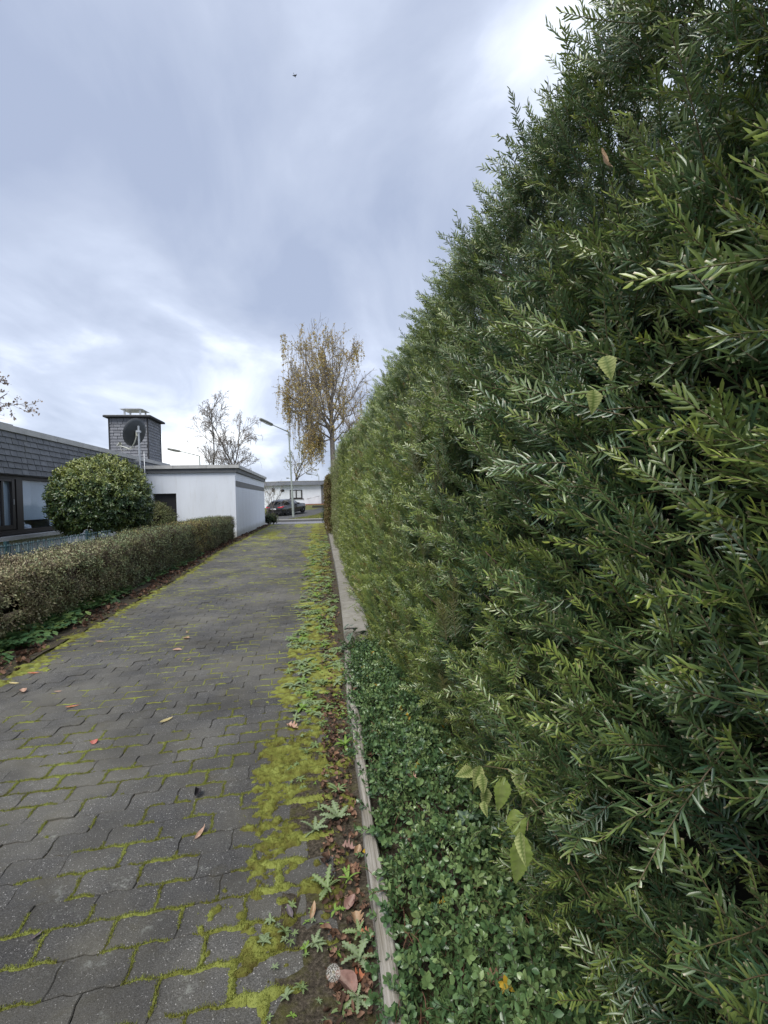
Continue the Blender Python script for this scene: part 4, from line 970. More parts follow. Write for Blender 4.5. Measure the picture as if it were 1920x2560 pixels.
# ------------------------------------------------------------------ left side: low hedge, herbs, fence, bush
LOWLEAF = mat_leaf('low hedge leaves', [(0, (.30, .22, .14)), (.2, (.42, .34, .21)), (.36, (.36, .35, .18)), (.5, (.22, .27, .12)), (.68, (.17, .245, .12)), (.84, (.44, .38, .12)), (1, (.46, .33, .10))], .45, .5, .15)
def low_x(y): return -3.02-.10*sstep(9, 19, y)
def build_low_hedge():
    H = thing('low_hedge', 'low clipped hedge turning brown, bordering the left side of the path', 'hedge', (-3.5, 11, 0)); off = np.array([3.5, -11, 0])
    pr = [proto('hedge_cluster', cluster(300+i, 30, .11, .026, .016, OVAL3, 1.2, .0018, twigs=8).mesh('hedge_cluster', LOWLEAF)) for i in range(4)]
    bare = [proto('hedge_cluster', cluster(320+i, 12, .15, .022, .013, OVAL3, 1.2, .0021, twigs=16).mesh('hedge_cluster', LOWLEAF)) for i in range(3)]
    y0, y1 = 2.6, 19.2
    zt = lambda y: np.interp(y, [2, 5, 8, 12, 19], [.70, .71, .76, .83, .83])
    zb = lambda y: np.interp(y, [2, 4.5, 7, 9, 19], [.20, .18, .12, .04, .03])
    n = 3600; y = RNG.uniform(y0, y1, n); t = RNG.random(n); z = zb(y)+(zt(y)-zb(y))*t
    x = low_x(y)-.06-.10*RNG.random(n)-.10*(vn(y*2.4, z*3, 8)-.5)-.05*sstep(.3, 0, t)
    P = [np.stack([x, y, z], 1)]; D = [unit(np.stack([np.full(n, .9), RNG.normal(0, .5, n), RNG.normal(.35, .45, n)], 1))]
    m = 3200; y = RNG.uniform(y0, y1, m); x = low_x(y)-.06-RNG.random(m)*.85; z = zt(y)-.06+.04*(vn(x*3, y*3, 2)-.5)-.03*RNG.random(m)
    P.append(np.stack([x, y, z], 1)); D.append(unit(np.stack([RNG.normal(.1, .5, m), RNG.normal(0, .5, m), np.full(m, .9)], 1)))
    e = 350; z = RNG.uniform(.05, .8, e); x = low_x(19)-.05-RNG.random(e)*.85; P.append(np.stack([x, np.full(e, 19.2)+.05*RNG.normal(0, 1, e), z], 1)); D.append(unit(RNG.normal(0, .4, (e, 3))+np.array([0, 1, .3])))
    n0 = len(P[0]); P = np.concatenate(P); D = np.concatenate(D); n = len(P); y = P[:, 1]
    istop = np.arange(n) >= n0
    hu = np.interp(y, [3, 5, 6.5, 8, 10.5, 12.2, 13.2, 14.2, 16, 19], [.34, .28, .34, .48, .58, .62, .86, .82, .58, .60])
    hu = hu+.22*(fbm(y*1.3, P[:, 2]*2, 33, 2)-.5)+RNG.normal(0, .10, n)-.12*(istop & (y < 9))+.16*(istop & (y > 8))*RNG.random(n)
    k = ~((fbm(y*2.2, P[:, 2]*3.0, 37, 2) > .62) & (y < 9) & (~istop) & (P[:, 2] < .6))
    P, D, hu, y = P[k], D[k], hu[k], y[k]; n = len(P)
    pb = np.interp(y, [3, 5.5, 8, 10], [.75, .6, .25, .05]); I = np.where(RNG.random(n) < pb, 4+RNG.integers(0, 3, n), RNG.integers(0, 4, n))
    scatter('foliage', H, P+off, euler_from_dirs(D, RNG.uniform(0, 6, n)), RNG.uniform(.8, 1.25, n), I, pr+bare, RNG.random(n)*.8, np.clip(hu, 0, 1), kind='stuff')
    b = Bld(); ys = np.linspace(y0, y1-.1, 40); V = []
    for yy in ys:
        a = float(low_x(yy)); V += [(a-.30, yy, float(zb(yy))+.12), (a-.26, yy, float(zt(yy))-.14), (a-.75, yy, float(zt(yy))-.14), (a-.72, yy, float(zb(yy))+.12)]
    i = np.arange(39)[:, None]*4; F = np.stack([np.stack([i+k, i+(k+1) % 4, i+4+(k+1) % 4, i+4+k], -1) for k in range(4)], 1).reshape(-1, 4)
    b.add(np.array(V)+off, [F, np.array([[0, 1, 2, 3]]), np.array([[156, 157, 158, 159]])]); b.obj('shade_core', HEDGECORE, H)
    for k in range(34):
        y = 2.8+k*.48+random.uniform(-.1, .1); xx = float(low_x(y))-random.uniform(.15, .55); b = Bld()
        for q in range(3 if y < 8 else 1):
            a = random.uniform(-.25, .25); c = random.uniform(-.2, .22)
            b.tube(np.array([(xx, y, 0), (xx+c*.5, y+a*.4, .2), (xx+c, y+a, .45), (xx+c*1.2, y+a*1.2, .6)])+off, [.011, .009, .006, .003], 5)
        b.obj('stem', BRANCH, H, True)
build_low_hedge()
HERB = mat_leaf('green herbs', [(0, (.06, .15, .06)), (.5, (.12, .23, .075)), (.85, (.19, .29, .08)), (1, (.32, .35, .08))], .5, .4, .2)
def build_herbs():
    pr = []
    for i in range(4):
        r = np.random.default_rng(400+i); b = Bld()
        for k in range(6):
            a = k*1.05+r.normal(0, .2); d = np.array([math.cos(a)*.8, math.sin(a)*.8, .6]); h = r.uniform(.05, .11); e = d*h
            b.tube([(0, 0, 0), e*.5+np.array([0, 0, .01]), e], .0012, 3, False, stem=.3, nr=.5)
            for q in (-1, 0, 1):
                dd = np.array([math.cos(a+q*1.0), math.sin(a+q*1.0), .05]); leaf_strip(b, e, dd, np.array([0, 0, 1.]), r.uniform(.035, .05), .034, [.15, .9, 1, .75, .1], .2, .2, stem=0, nr=r.random())
        pr.append(proto('herb', b.mesh('herb', HERB, True)))
    n = 900; y = np.concatenate([RNG.uniform(2.5, 6.6, 560), RNG.uniform(6.9, 8.4, 200), RNG.uniform(9, 14, 140)]); x = left_edge(y)-.22-RNG.random(n)**.8*.62
    k = (y < 6.6) | (x < -2.95); x, y = x[k], y[k]; n = len(x)
    scatter('ground_cover', None, np.stack([x, y, .01+.03*RNG.random(n)], 1), np.stack([RNG.normal(0, .2, n), RNG.normal(0, .2, n), RNG.uniform(0, 6, n)], 1), RNG.uniform(.7, 1.35, n), RNG.integers(0, 4, n), pr, RNG.random(n)*.5,
            kind='stuff', label='fresh green strawberry-like leaves under the low left hedge', cat='ground cover')
build_herbs()
def build_edge_stones():
    m = CAP
    for (x, y, s, lab) in ((-2.86, 4.55, (.34, .16, .08), 'grey mossy edging stone half buried in leaves by the low hedge'), (-3.35, 5.3, (.20, .12, .10), 'pale stone seen between bare stems under the low hedge')):
        b = Bld(); r = random.Random(int(y*10)); n = 8
        V = []
        for z, q in ((-.5, 1), (.2, 1), (.5, .7)):
            for i in range(n):
                a = i*2*math.pi/n; V.append((math.cos(a)*s[0]/2*q*r.uniform(.85, 1.1), math.sin(a)*s[1]/2*q*r.uniform(.85, 1.1), z*s[2]))
        i = np.arange(n); k = (i+1) % n
        b.add(V, [np.concatenate([np.stack([i+a, k+a, k+a+n, i+a+n], 1) for a in (0, n)]), np.arange(2*n, 3*n)])
        b.obj('edging_stone', m, None, True, loc=(x, y, s[2]*.4), rot=(0, 0, 1.2), label=lab, cat='stone')
build_edge_stones()
def build_fence():
    t = thing('wire_fence', 'blue-green wire mesh fence behind the low hedge, in front of the white house', 'fence', (-4.35, 5, 0))
    y0, y1 = 0.0, 6.2
    wire = Bld(); wire.tube([(0, 0, 0), (0, 0, .88)], .0058, 5); wm = wire.mesh('wire', GREENWIRE, True)
    thick = Bld(); thick.tube([(0, 0, 0), (0, 0, .84)], .013, 5); tm = thick.mesh('plant_stake', GREENWIRE, True)
    n = int((y1-y0)/.05)
    for i in range(n+1): link('wire', wm, t, loc=(.006*math.sin(i*1.7), y0+i*.05, 0), rot=(random.gauss(0, .008), random.gauss(0, .01), 0))
    for z in (.10, .30, .50, .62, .74, .855):
        b = Bld(); b.tube([(.007, y0-.02, z), (.007, y1+.02, z)], .006, 5); b.obj('rail', GREENWIRE, t, True)
        b = Bld(); b.tube([(-.009, y0-.02, z), (-.009, y1+.02, z)], .006, 5); b.obj('rail', GREENWIRE, t, True)
    for y in (0.2, 2.7, 5.2):
        b = Bld(); b.box((-.035, y, .46), (.04, .06, .92)); b.obj('post', GREENWIRE, t)
    for y in (1.9, 2.45, 3.05, 3.3, 3.9, 4.35, 4.9): link('stake', tm, t, loc=(-.06, y, 0), rot=(random.gauss(0, .04), random.gauss(0, .03), 0))
build_fence()
LAUREL = mat_leaf('laurel leaves', [(0, (.030, .062, .032)), (.4, (.055, .10, .040)), (.7, (.15, .19, .045)), (1, (.29, .31, .075))], .33, .55, .12)
LAUREL2 = mat_leaf('light shrub leaves', [(0, (.06, .09, .03)), (.5, (.11, .14, .045)), (1, (.19, .18, .07))], .5, .4, .2)
def bush(name, label, c, r, n, prot, mat, hue_fn, trunk=True, seed=0, low=-.75):
    rg = np.random.default_rng(seed); t = thing(name, label, 'bush', (c[0], c[1], 0))
    d = unit(rg.normal(0, 1, (n, 3))); d = d[d[:, 2] > low]; n = len(d)
    bump = 1+.07*(vn(d[:, 0]*3+5, d[:, 2]*3+d[:, 1]*2, seed+1)-.5)*2; shell = 1-.16*rg.random(n)**1.5
    P = np.stack([d[:, 0]*r[0], d[:, 1]*r[1], c[2]+d[:, 2]*r[2]], 1); P[:, :2] *= (bump*shell)[:, None]; P[:, 2] = c[2]+(P[:, 2]-c[2])*bump*shell
    D = unit(d+rg.normal(0, .45, (n, 3))+np.array([0, 0, .25]))
    scatter('foliage', t, P, euler_from_dirs(D, rg.uniform(0, 6, n)), rg.uniform(.8, 1.25, n), rg.integers(0, len(prot), n), prot, rg.random(n)*.5, np.clip(hue_fn(d, rg, n), 0, 1), kind='stuff')
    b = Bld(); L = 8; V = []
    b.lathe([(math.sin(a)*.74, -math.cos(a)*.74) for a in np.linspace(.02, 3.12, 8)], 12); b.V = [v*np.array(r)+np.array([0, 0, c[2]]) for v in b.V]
    b.obj('shade_core', HEDGECORE, t, True)
    for k in range(4 if trunk else 1):
        b = Bld(); a = random.uniform(0, 6.28); q = .35*r[0]
        b.tube([(math.cos(a)*.08, math.sin(a)*.08, 0), (math.cos(a)*q*.5, math.sin(a)*q*.5, c[2]*.5), (math.cos(a)*q, math.sin(a)*q, c[2])], [.05, .035, .02], 6); b.obj('stem', BARK, t, True)
LP = [proto('laurel_cluster', cluster(500+i, 16, .11, .066, .026, LANCE, 1.15, .0025, twigs=2, droop=.35).mesh('laurel_cluster', LAUREL, True)) for i in range(4)]
bush('laurel_bush', 'large round dark green laurel bush behind the low hedge', (-5.02, 12.5, 1.50), (1.0, 1.02, .95), 2900, LP, LAUREL, lambda d, r, n: .34+.45*sstep(-.2, .8, d[:, 2])+r.uniform(-.25, .35, n), True, 3)
SP_ = [proto('shrub_cluster', cluster(520+i, 18, .14, .045, .022, OVAL3, 1.1, .002, twigs=4).mesh('shrub_cluster', LAUREL2)) for i in range(3)]
bush('garden_shrub', 'smaller yellowish shrub between the laurel and the garage doorway', (-5.15, 16.6, .75), (.62, .6, .62), 520, SP_, LAUREL2, lambda d, r, n: .4+.5*sstep(-.3, .8, d[:, 2])*r.random(n)+.1, False, 4)

# ------------------------------------------------------------------ white bungalow with slate fascia
def slate_face(parent, origin, ax, width, courses, ch, sw, mat, limit=None, seed=0, proud=.012, y_from=0.0, square=False):
    """rows of separate slates; origin = lower corner, ax = unit direction along the wall, normal = ax rotated -90 deg; returns leftover builder"""
    r = random.Random(seed); nrm = np.array([ax[1], -ax[0], 0.]); ax = np.array([ax[0], ax[1], 0.]); left = Bld(); cnt = 0; cache = {}
    rz = math.atan2(ax[1], ax[0])
    items = []
    for j in range(courses):
        u = -(r.uniform(.2, .8) if not square else (.5 if j % 2 else 0))*sw
        while u < width:
            w = sw*(r.uniform(.75, 1.3) if not square else 1.0); a = max(u, 0); e = min(u+w, width); u += w
            if e-a < .03: continue
            items.append((j, a, e, r.random()))
    for j, a, e, q in items:
        wq = round((e-a)/.02)*.02-.012; key = (wq, int(q*3))
        if wq < .03: continue
        if key not in cache:
            b = Bld(); p0 = proud+.006*int(q*3)/2; H = ch*1.0
            V = [(0, 0, 0), (wq, 0, 0), (wq, 0, H), (0, 0, H), (0, -p0-.016, .006), (wq, -p0-.016, 0.0), (wq, -.004, H), (0, -.004, H)]
            b.add(V, np.array([[4, 5, 6, 7], [0, 1, 5, 4], [1, 2, 6, 5], [3, 0, 4, 7], [2, 3, 7, 6]])); cache[key] = b.mesh('slate', mat)
        p = np.array(origin)+ax*(a+.0025)+np.array([0, 0, j*ch])
        if limit is None or (cnt < limit and a >= y_from):
            link('slate', cache[key], parent, loc=p, rot=(0, 0, rz)); cnt += 1
        else:
            me = cache[key]; V = np.array([v.co for v in me.vertices]); c, s = math.cos(rz), math.sin(rz); V = np.stack([V[:, 0]*c-V[:, 1]*s, V[:, 0]*s+V[:, 1]*c, V[:, 2]], 1)+p
            left.add(V, np.array([[4, 5, 6, 7], [0, 1, 5, 4], [1, 2, 6, 5], [3, 0, 4, 7], [2, 3, 7, 6]]))
    return left
def build_house():
    X = -6.9
    t = thing('bungalow', 'long white bungalow with dark slate fascia and wide brown window on the left', 'house', (X, 14, 0)); T = np.array([-X, -14, 0])
    def part(name, c, d, m, par=t, **k): return bx(name, np.array(c)+(T if par is t else 0), d, m, par, **k)
    b = Bld()
    for c, d in (((X-4.2, 11.0, .33), (8.4-.0, 26, .66)), ((X-4.2, 19.3, 1.4), (8.4, 9.4, 1.48)), ((X-4.2, 2.0, 1.4), (8.4, 8.0, 1.48))): b.box(np.array(c)+T, d)
    b.obj('wall', WHITE, t)
    part('roof', (X-4.05, 11.4, 2.60), (8.5, 25.0, .86), SLATEBED)
    for k, y in enumerate(np.arange(-1, 24, 2.5)): part('coping', (X+.05, y+1.25-.0, 3.135), (.40, 2.488, .135), METAL)
    part('roof_upstand', (X-2.2, 9.3, 3.52), (.5, 13.6, .62), METAL)
    left = slate_face(t, np.array([X+.2, 11.6, 2.135])+T, (0, 1), 12.2, 7, .133, .27, SLATE, 300, 5)
    l2 = slate_face(t, np.array([X+.2, 1.0, 2.135])+T, (0, 1), 10.6, 7, .133, .27, SLATE, 0, 6)
    left.add(np.concatenate(l2.V), [np.concatenate(f) for f in l2.F.values()]); left.obj('slate_field', SLATE, t, kind='stuff')
    part('soffit', (X+.09, 11.4, 2.125), (.20, 25, .016), FRAME)
    # window band: brown frames, glass, pale blind, dark room
    w = link('window', None, t)
    def wp(name, y0, y1, z0, z1, x, dep, m): return bx(name, np.array((x, (y0+y1)/2, (z0+z1)/2))+T, (dep, y1-y0, z1-z0), m, w)
    wp('frame_bottom', 6, 14.56, .785, .885, X+.0, .10, FRAME); wp('frame_top', 6, 14.56, 2.04, 2.115, X+.002, .10, FRAME)
    wp('post', 12.47, 12.72, .885, 2.04, X+.004, .11, FRAME); wp('post', 14.26, 14.56, .885, 2.04, X+.004, .10, FRAME)
    wp('sash', 6, 12.35, .90, 1.0, X+.03, .06, FRAME); wp('sash', 6, 12.35, 1.98, 2.035, X+.03, .06, FRAME); wp('sash', 12.30, 12.40, .90, 2.035, X+.033, .06, FRAME)
    wp('sash', 11.93, 11.995, 1.0, 1.98, X+.031, .05, FRAME); wp('sash', 10.5, 10.6, 1.0, 1.98, X+.031, .05, FRAME)
    for a, c in ((6.05, 12.33), (12.72, 14.26)): wp('pane', a, c, .9, 2.03, X-.02, .008, GLASS)
    wp('blind', 6.0, 12.5, 1.0, 2.035, X-.05, .012, BLIND); wp('blind', 12.7, 14.05, 1.085, 2.035, X-.06, .012, BLIND); wp('blind', 14.06, 14.25, .89, 2.035, X-.05, .012, BLIND)
    wp('handle', 12.325, 12.345, 1.46, 1.58, X+.07, .02, STEEL)
    wp('room', 5.9, 14.6, .66, 2.2, X-1.2, .02, DARK); wp('inner_sill', 6, 14.5, .74, .80, X-.22, .30, SILL)  # back panel is near-black, painting the shade of the unlit interior
    part('sill', (X+.08, 10.2, .715), (.30, 9.2, .085), SILL)
    # chimney
    cx0, cx1, cy0, cy1, z0, z1 = -8.46, -6.95, 22.0, 23.7, 3.14, 5.0
    ch = link('chimney', None, t)
    bx('chimney_core', np.array(((cx0+cx1)/2, (cy0+cy1)/2, (z0+z1)/2))+T, (cx1-cx0-.02, cy1-cy0-.02, z1-z0), SLATEBED, ch)
    slate_face(ch, np.array([cx0, cy0+.01, z0+.02])+T, (1, 0), cx1-cx0, 15, .122, .25, SLATE2, None, 8, .008)
    slate_face(ch, np.array([cx1-.01, cy0, z0+.02])+T, (0, 1), cy1-cy0, 15, .122, .25, SLATE2, None, 9, .008, square=True)
    for x, y in ((cx0, cy0), (cx1, cy0), (cx1, cy1)): bx('corner_trim', np.array((x, y, (z0+z1)/2))+T, (.05, .05, z1-z0), SLATEBED, ch)
    bx('cap_slab', np.array(((cx0+cx1)/2, (cy0+cy1)/2, z1+.045))+T, (cx1-cx0+.34, cy1-cy0+.34, .07), SLATEBED, ch)
    bx('cap_sheet', np.array(((cx0+cx1)/2, (cy0+cy1)/2, z1+.09))+T, (cx1-cx0+.30, cy1-cy0+.30, .022), METAL, ch)
    for sx in (-.42, .42):
        for sy in (-.45, .45): bx('hood_leg', np.array(((cx0+cx1)/2+sx*.75, (cy0+cy1)/2+sy*.75, z1+.26))+T, (.06, .06, .34), ZINC, ch)
    b = Bld(); c = np.array(((cx0+cx1)/2, (cy0+cy1)/2, 0))+T
    V = [(-.46, -.50, z1+.43), (.46, -.50, z1+.43), (.46, .50, z1+.43), (-.46, .50, z1+.43), (-.30, -.34, z1+.50), (.30, -.34, z1+.50), (.30, .34, z1+.50), (-.30, .34, z1+.50)]
    b.add(np.array(V)+c, np.array([[0, 1, 5, 4], [1, 2, 6, 5], [2, 3, 7, 6], [3, 0, 4, 7], [4, 5, 6, 7], [3, 2, 1, 0]])); b.obj('hood', ZINC, ch)
    b = Bld(); b.lathe([(.16, z1+.10), (.16, z1+.19), (.13, z1+.19), (.13, z1+.10)], 14, tuple(c+np.array([.3, -.3, 0]))); b.obj('flue', ZINC, ch)
    return t
build_house()
def build_figurine():
    t = thing('ceramic_figurine', 'white ceramic animal figurine on the window sill behind the glass', 'figurine', (-7.06, 13.15, .80))
    b = Bld(); b.lathe([(0, 0), (.13, .0), (.16, .06), (.14, .13), (.07, .17), (0, .18)], 14); b.V = [v*np.array([.8, 1.25, 1.1]) for v in b.V]; b.obj('body', PORC, t, True)
    b = Bld(); b.lathe([(0, 0), (.055, .02), (.075, .07), (.06, .12), (0, .14)], 12, (0, -.13, .13)); b.obj('head', PORC, t, True)
    b = Bld(); b.lathe([(0, 0), (.025, .03), (.012, .08), (0, .085)], 8, (0, -.21, .17)); b.obj('muzzle', PORC, t, True)
build_figurine()
def build_dish():
    t = thing('satellite_dish', 'dark grey satellite dish on a steel mast in front of the chimney', 'satellite dish', (-6.45, 19.4, 0))
    b = Bld(); b.tube([(.02, 0, 1.2), (0, 0, 4.28)], .036, 10); b.obj('mast', STEEL, t, True)
    b = Bld(); b.tube([(.16, .05, 1.2), (.15, .05, 3.35)], .014, 6); b.obj('cable_conduit', STEEL, t, True)
    for z in (2.4, 3.0): bx('wall_bracket', (-.12, 0, z), (.30, .05, .05), STEEL, t)
    n = np.array([-.79, .52, .33]); n /= np.linalg.norm(n); s = np.cross(n, [0, 0, 1.]); s /= np.linalg.norm(s); u = np.cross(s, n); c = np.array([-.20, .16, 4.07])
    b = Bld(); rings = 7; V = []
    for k in range(rings):
        q = k/(rings-1)
        for i in range(32):
            a = i*math.pi/16; V.append(c+s*math.cos(a)*.47*q+u*math.sin(a)*.53*q+n*(.10*q*q-.10))
    i = np.arange(32); k2 = (i+1) % 32
    F = np.concatenate([np.stack([i+k*32, k2+k*32, k2+k*32+32, i+k*32+32], 1) for k in range(rings-1)])
    V2 = [v-n*.012 for v in V]; m = len(V); r = (rings-1)*32
    b.add(V+V2, [F, F[:, ::-1]+m, np.stack([i+r, k2+r, k2+r+m, i+r+m], 1)]); b.obj('reflector', DISH, t, True)
    bx('mount', c-n*.17+np.array([.02, -.03, 0]), (.10, .12, .20), LNB, t, .7); bx('clamp', (0, 0, 4.07), (.14, .14, .07), STEEL, t)
    f = c+n*.66-u*.62
    b = Bld(); b.tube([c-n*.16-u*.05, c-n*.12-u*.35, c+n*.0-u*.60, c+n*.12-u*.66, f-u*.07], .022, 6); b.obj('feed_arm', LNB, t, True)
    b = Bld(); d = (c-f); d /= np.linalg.norm(d); b.tube([f-d*.14, f-d*.03, f-d*.02, f+d*.04], [.035, .035, .055, .055], 10); b.obj('receiver_head', LNB, t, True)
    b = Bld(); b.tube([f-u*.05, f-u*.3+np.array([.15, -.05, 0]), np.array([-.05, -.02, 3.5])], .005, 4); b.obj('cable', LNB, t, True)
build_dish()
def build_garage():
    x0, x1, y0, y1, zt = -6.69, -3.20, 20.25, 30.9, 2.59
    t = thing('garage', 'flat-roofed white garage with grey fascia at the end of the low hedge', 'garage', (x1, y0, 0)); T = np.array([-x1, -y0, 0])
    b = Bld(); dx0, dx1, dz = -6.3, -5.43, 1.80
    for c, d in ((((x0+dx0)/2, y0+.12, zt/2), (dx0-x0, .24, zt)), (((dx1+x1)/2, y0+.12, zt/2), (x1-dx1, .24, zt)), (((dx0+dx1)/2, y0+.12, (zt+dz)/2), (dx1-dx0, .24, zt-dz))): b.box(np.array(c)+T, d)
    b.obj('front_wall', WHITE, t)
    # side wall of painted brick, courses proud of their joints
    w = link('side_wall', None, t)
    bx('wall_backing', np.array((x1-.16, (y0+.24+y1)/2, zt/2))+T, (.28, y1-y0-.24, zt), WHITE2, w)
    zc = 0.0; k = 0
    while zc < zt-.01:
        h = .083
        if not (1.97 < zc+.04 < 2.28):
            b = Bld(); b.box(np.array((x1-.012, (y0+y1)/2+.002, zc+.0415))+T, (.03, y1-y0-.006, min(h-.004, zt-zc))); b.obj('brick_course', WHITE2, w)
        zc += h; k += 1
    bx('strip_panel', np.array((x1-.006, (y0+.05+y1)/2, 2.145))+T, (.024, y1-y0-.12, .225), BAND, t)
    bx('back_wall', np.array(((x0+x1)/2, y1-.1, zt/2))+T, (x1-x0-.6, .2, zt), WHITE, t)
    bx('roof', np.array(((x0+x1)/2, (y0+y1)/2, zt+.10))+T, (x1-x0-.3, y1-y0-.3, .18), FASCIA, t)
    bx('fascia', np.array(((x0+x1)/2+.03, y0-.03, zt+.075))+T, (x1-x0+.10, .10, .155), FASCIA, t); bx('fascia', np.array((x1+.035, (y0+y1)/2+.03, zt+.075))+T, (.10, y1-y0-.02, .155), FASCIA, t)
    for k in range(3):
        L = (x1-x0+.2)/3; bx('coping', np.array((x0+L*(k+.5)-.02, y0-.0, zt+.22))+T, (L-.012, .30, .13), METAL, t)
    for k in range(5):
        L = (y1-y0-.1)/5; bx('coping', np.array((x1+.03, y0+.16+L*(k+.5), zt+.221))+T, (.26, L-.012, .128), METAL, t)
    d = link('door', None, t)
    bx('door_leaf', np.array(((dx0+dx1)/2, y0+.17, dz/2))+T, (dx1-dx0-.1, .05, dz-.05), DOOR, d); bx('door_frame', np.array((dx1-.025, y0+.13, dz/2))+T, (.05, .10, dz), FRAME, d)
    bx('door_frame', np.array(((dx0+dx1)/2, y0+.13, dz-.025))+T, (dx1-dx0-.11, .10, .05), FRAME, d)
build_garage()

# ------------------------------------------------------------------ beyond the street
def build_far_house():
    t = thing('white_house', 'white flat-roofed house across the street behind the black car', 'house', (-2, 58, .7)); T = np.array([2, -58, -.7])
    p = lambda name, c, d, m, rz=0.0: bx(name, np.array(c)+T, d, m, t, rz)
    p('wall', (-1.75, 60.5, 1.9), (5.0, 5, 2.62), WHITE2)
    a = .62; L = 7.5
    cx, cy = -4.25-math.cos(a)*L/2, 58+math.sin(a)*L/2
    n = (-math.sin(a), -math.cos(a))
    p('wall', (cx-n[0]*.8, cy-n[1]*.8, 1.9), (L, 1.6, 2.61), WHITE2, -a)
    p('wall', (4.6, 59.6, 1.95), (7.4, 5, 2.7), WHITE2)
    p('fascia', (-1.75, 57.86, 3.42), (5.25, .5, .42), FASC2); p('fascia', (cx+n[0]*.1, cy+n[1]*.1, 3.42), (L+.2, .5, .415), FASC2, -a); p('fascia', (4.6, 57.0, 3.50), (7.4, .5, .44), FASCIA)
    for k in range(26): bx('fascia_board', np.array((-4.3+.1+k*.196, 57.60, 3.40))+T, (.186, .02, .38), FASC2, t)
    p('roof_edge', (-1.75, 57.95, 3.66), (5.35, .75, .06), METAL); p('roof_edge', (cx, cy, 3.66), (L+.3, .75, .058), METAL, -a); p('roof_edge', (4.6, 57.1, 3.745), (7.5, .7, .06), METAL)
    w = link('window', None, t)
    def wp(name, x0, x1, z0, z1, y, m): bx(name, np.array(((x0+x1)/2, y, (z0+z1)/2))+T, (x1-x0, .06, z1-z0), m, w)
    X0, X1, Z0, Z1 = -3.15, -1.75, 1.70, 2.68
    wp('frame', X0, X1, Z0, Z0+.09, 57.97, FRAME); wp('frame', X0, X1, Z1-.09, Z1, 57.97, FRAME); wp('frame', X0, X0+.1, Z0+.09, Z1-.09, 57.97, FRAME); wp('frame', X1-.14, X1, Z0+.09, Z1-.09, 57.97, FRAME); wp('frame', -2.50, -2.36, Z0+.09, Z1-.09, 57.971, FRAME)
    wp('pane', X0+.1, -2.50, Z0+.09, Z1-.09, 57.985, PALEPANE); wp('pane', -2.36, X1-.14, Z0+.09, Z1-.09, 57.985, PALEPANE)
    wp('sill', X0-.1, X1+.15, Z0-.07, Z0-.002, 57.95, FRAME)
    b = Bld(); b.lathe([(0, 0), (.22, .0), (.22, .05), (.16, .08), (0, .08)], 16); V = b.V[0]; b.V = [np.stack([V[:, 0], -V[:, 2], V[:, 1]*.62], 1)+np.array((-3.98, 57.99, 2.64))+T]; b.obj('wall_plaque', FRAME, t)
    p('wall_lamp', (-5.05, 58.36, 2.72), (.24, .18, .42), FRAME, -a)
    p('corner_panel', (.52, 57.97, 2.1), (.26, .08, 2.3), BAND)
    b = Bld(); b.tube(np.array([(-1.25, 57.4, 1.62), (.2, 57.4, 1.92)])+T, .03, 6)
    for q in (.1, .9): b.tube(np.array([(-1.25+1.45*q, 57.4, 1.62+.3*q), (-1.25+1.45*q, 57.99, 1.62+.3*q)])+T, .02, 5)
    b.obj('handrail', STEEL, t, True)
    p('brick_plinth', (-.2, 57.5, .82), (3.2, .7, .45), BRICKRED); p('brick_plinth', (2.4, 56.3, .88), (3.4, .5, .5), BRICKRED); p('step', (-.4, 56.9, .72), (3.0, .5, .3), PAVE)
FASC2 = flat('blue grey fascia', (.20, .215, .25), .6, .4, 0, .12, 2.0); PALEPANE = flat('curtained pane', (.55, .58, .60), .2, .5)
build_far_house()
def build_log():
    bx('low_garden_wall', (1.0, 53.2, .70), (3.2, .35, .36), flat('dark stone', (.06, .055, .05), .9), None, .06, label='low dark garden wall at the top of the grass verge', cat='wall')
build_log()
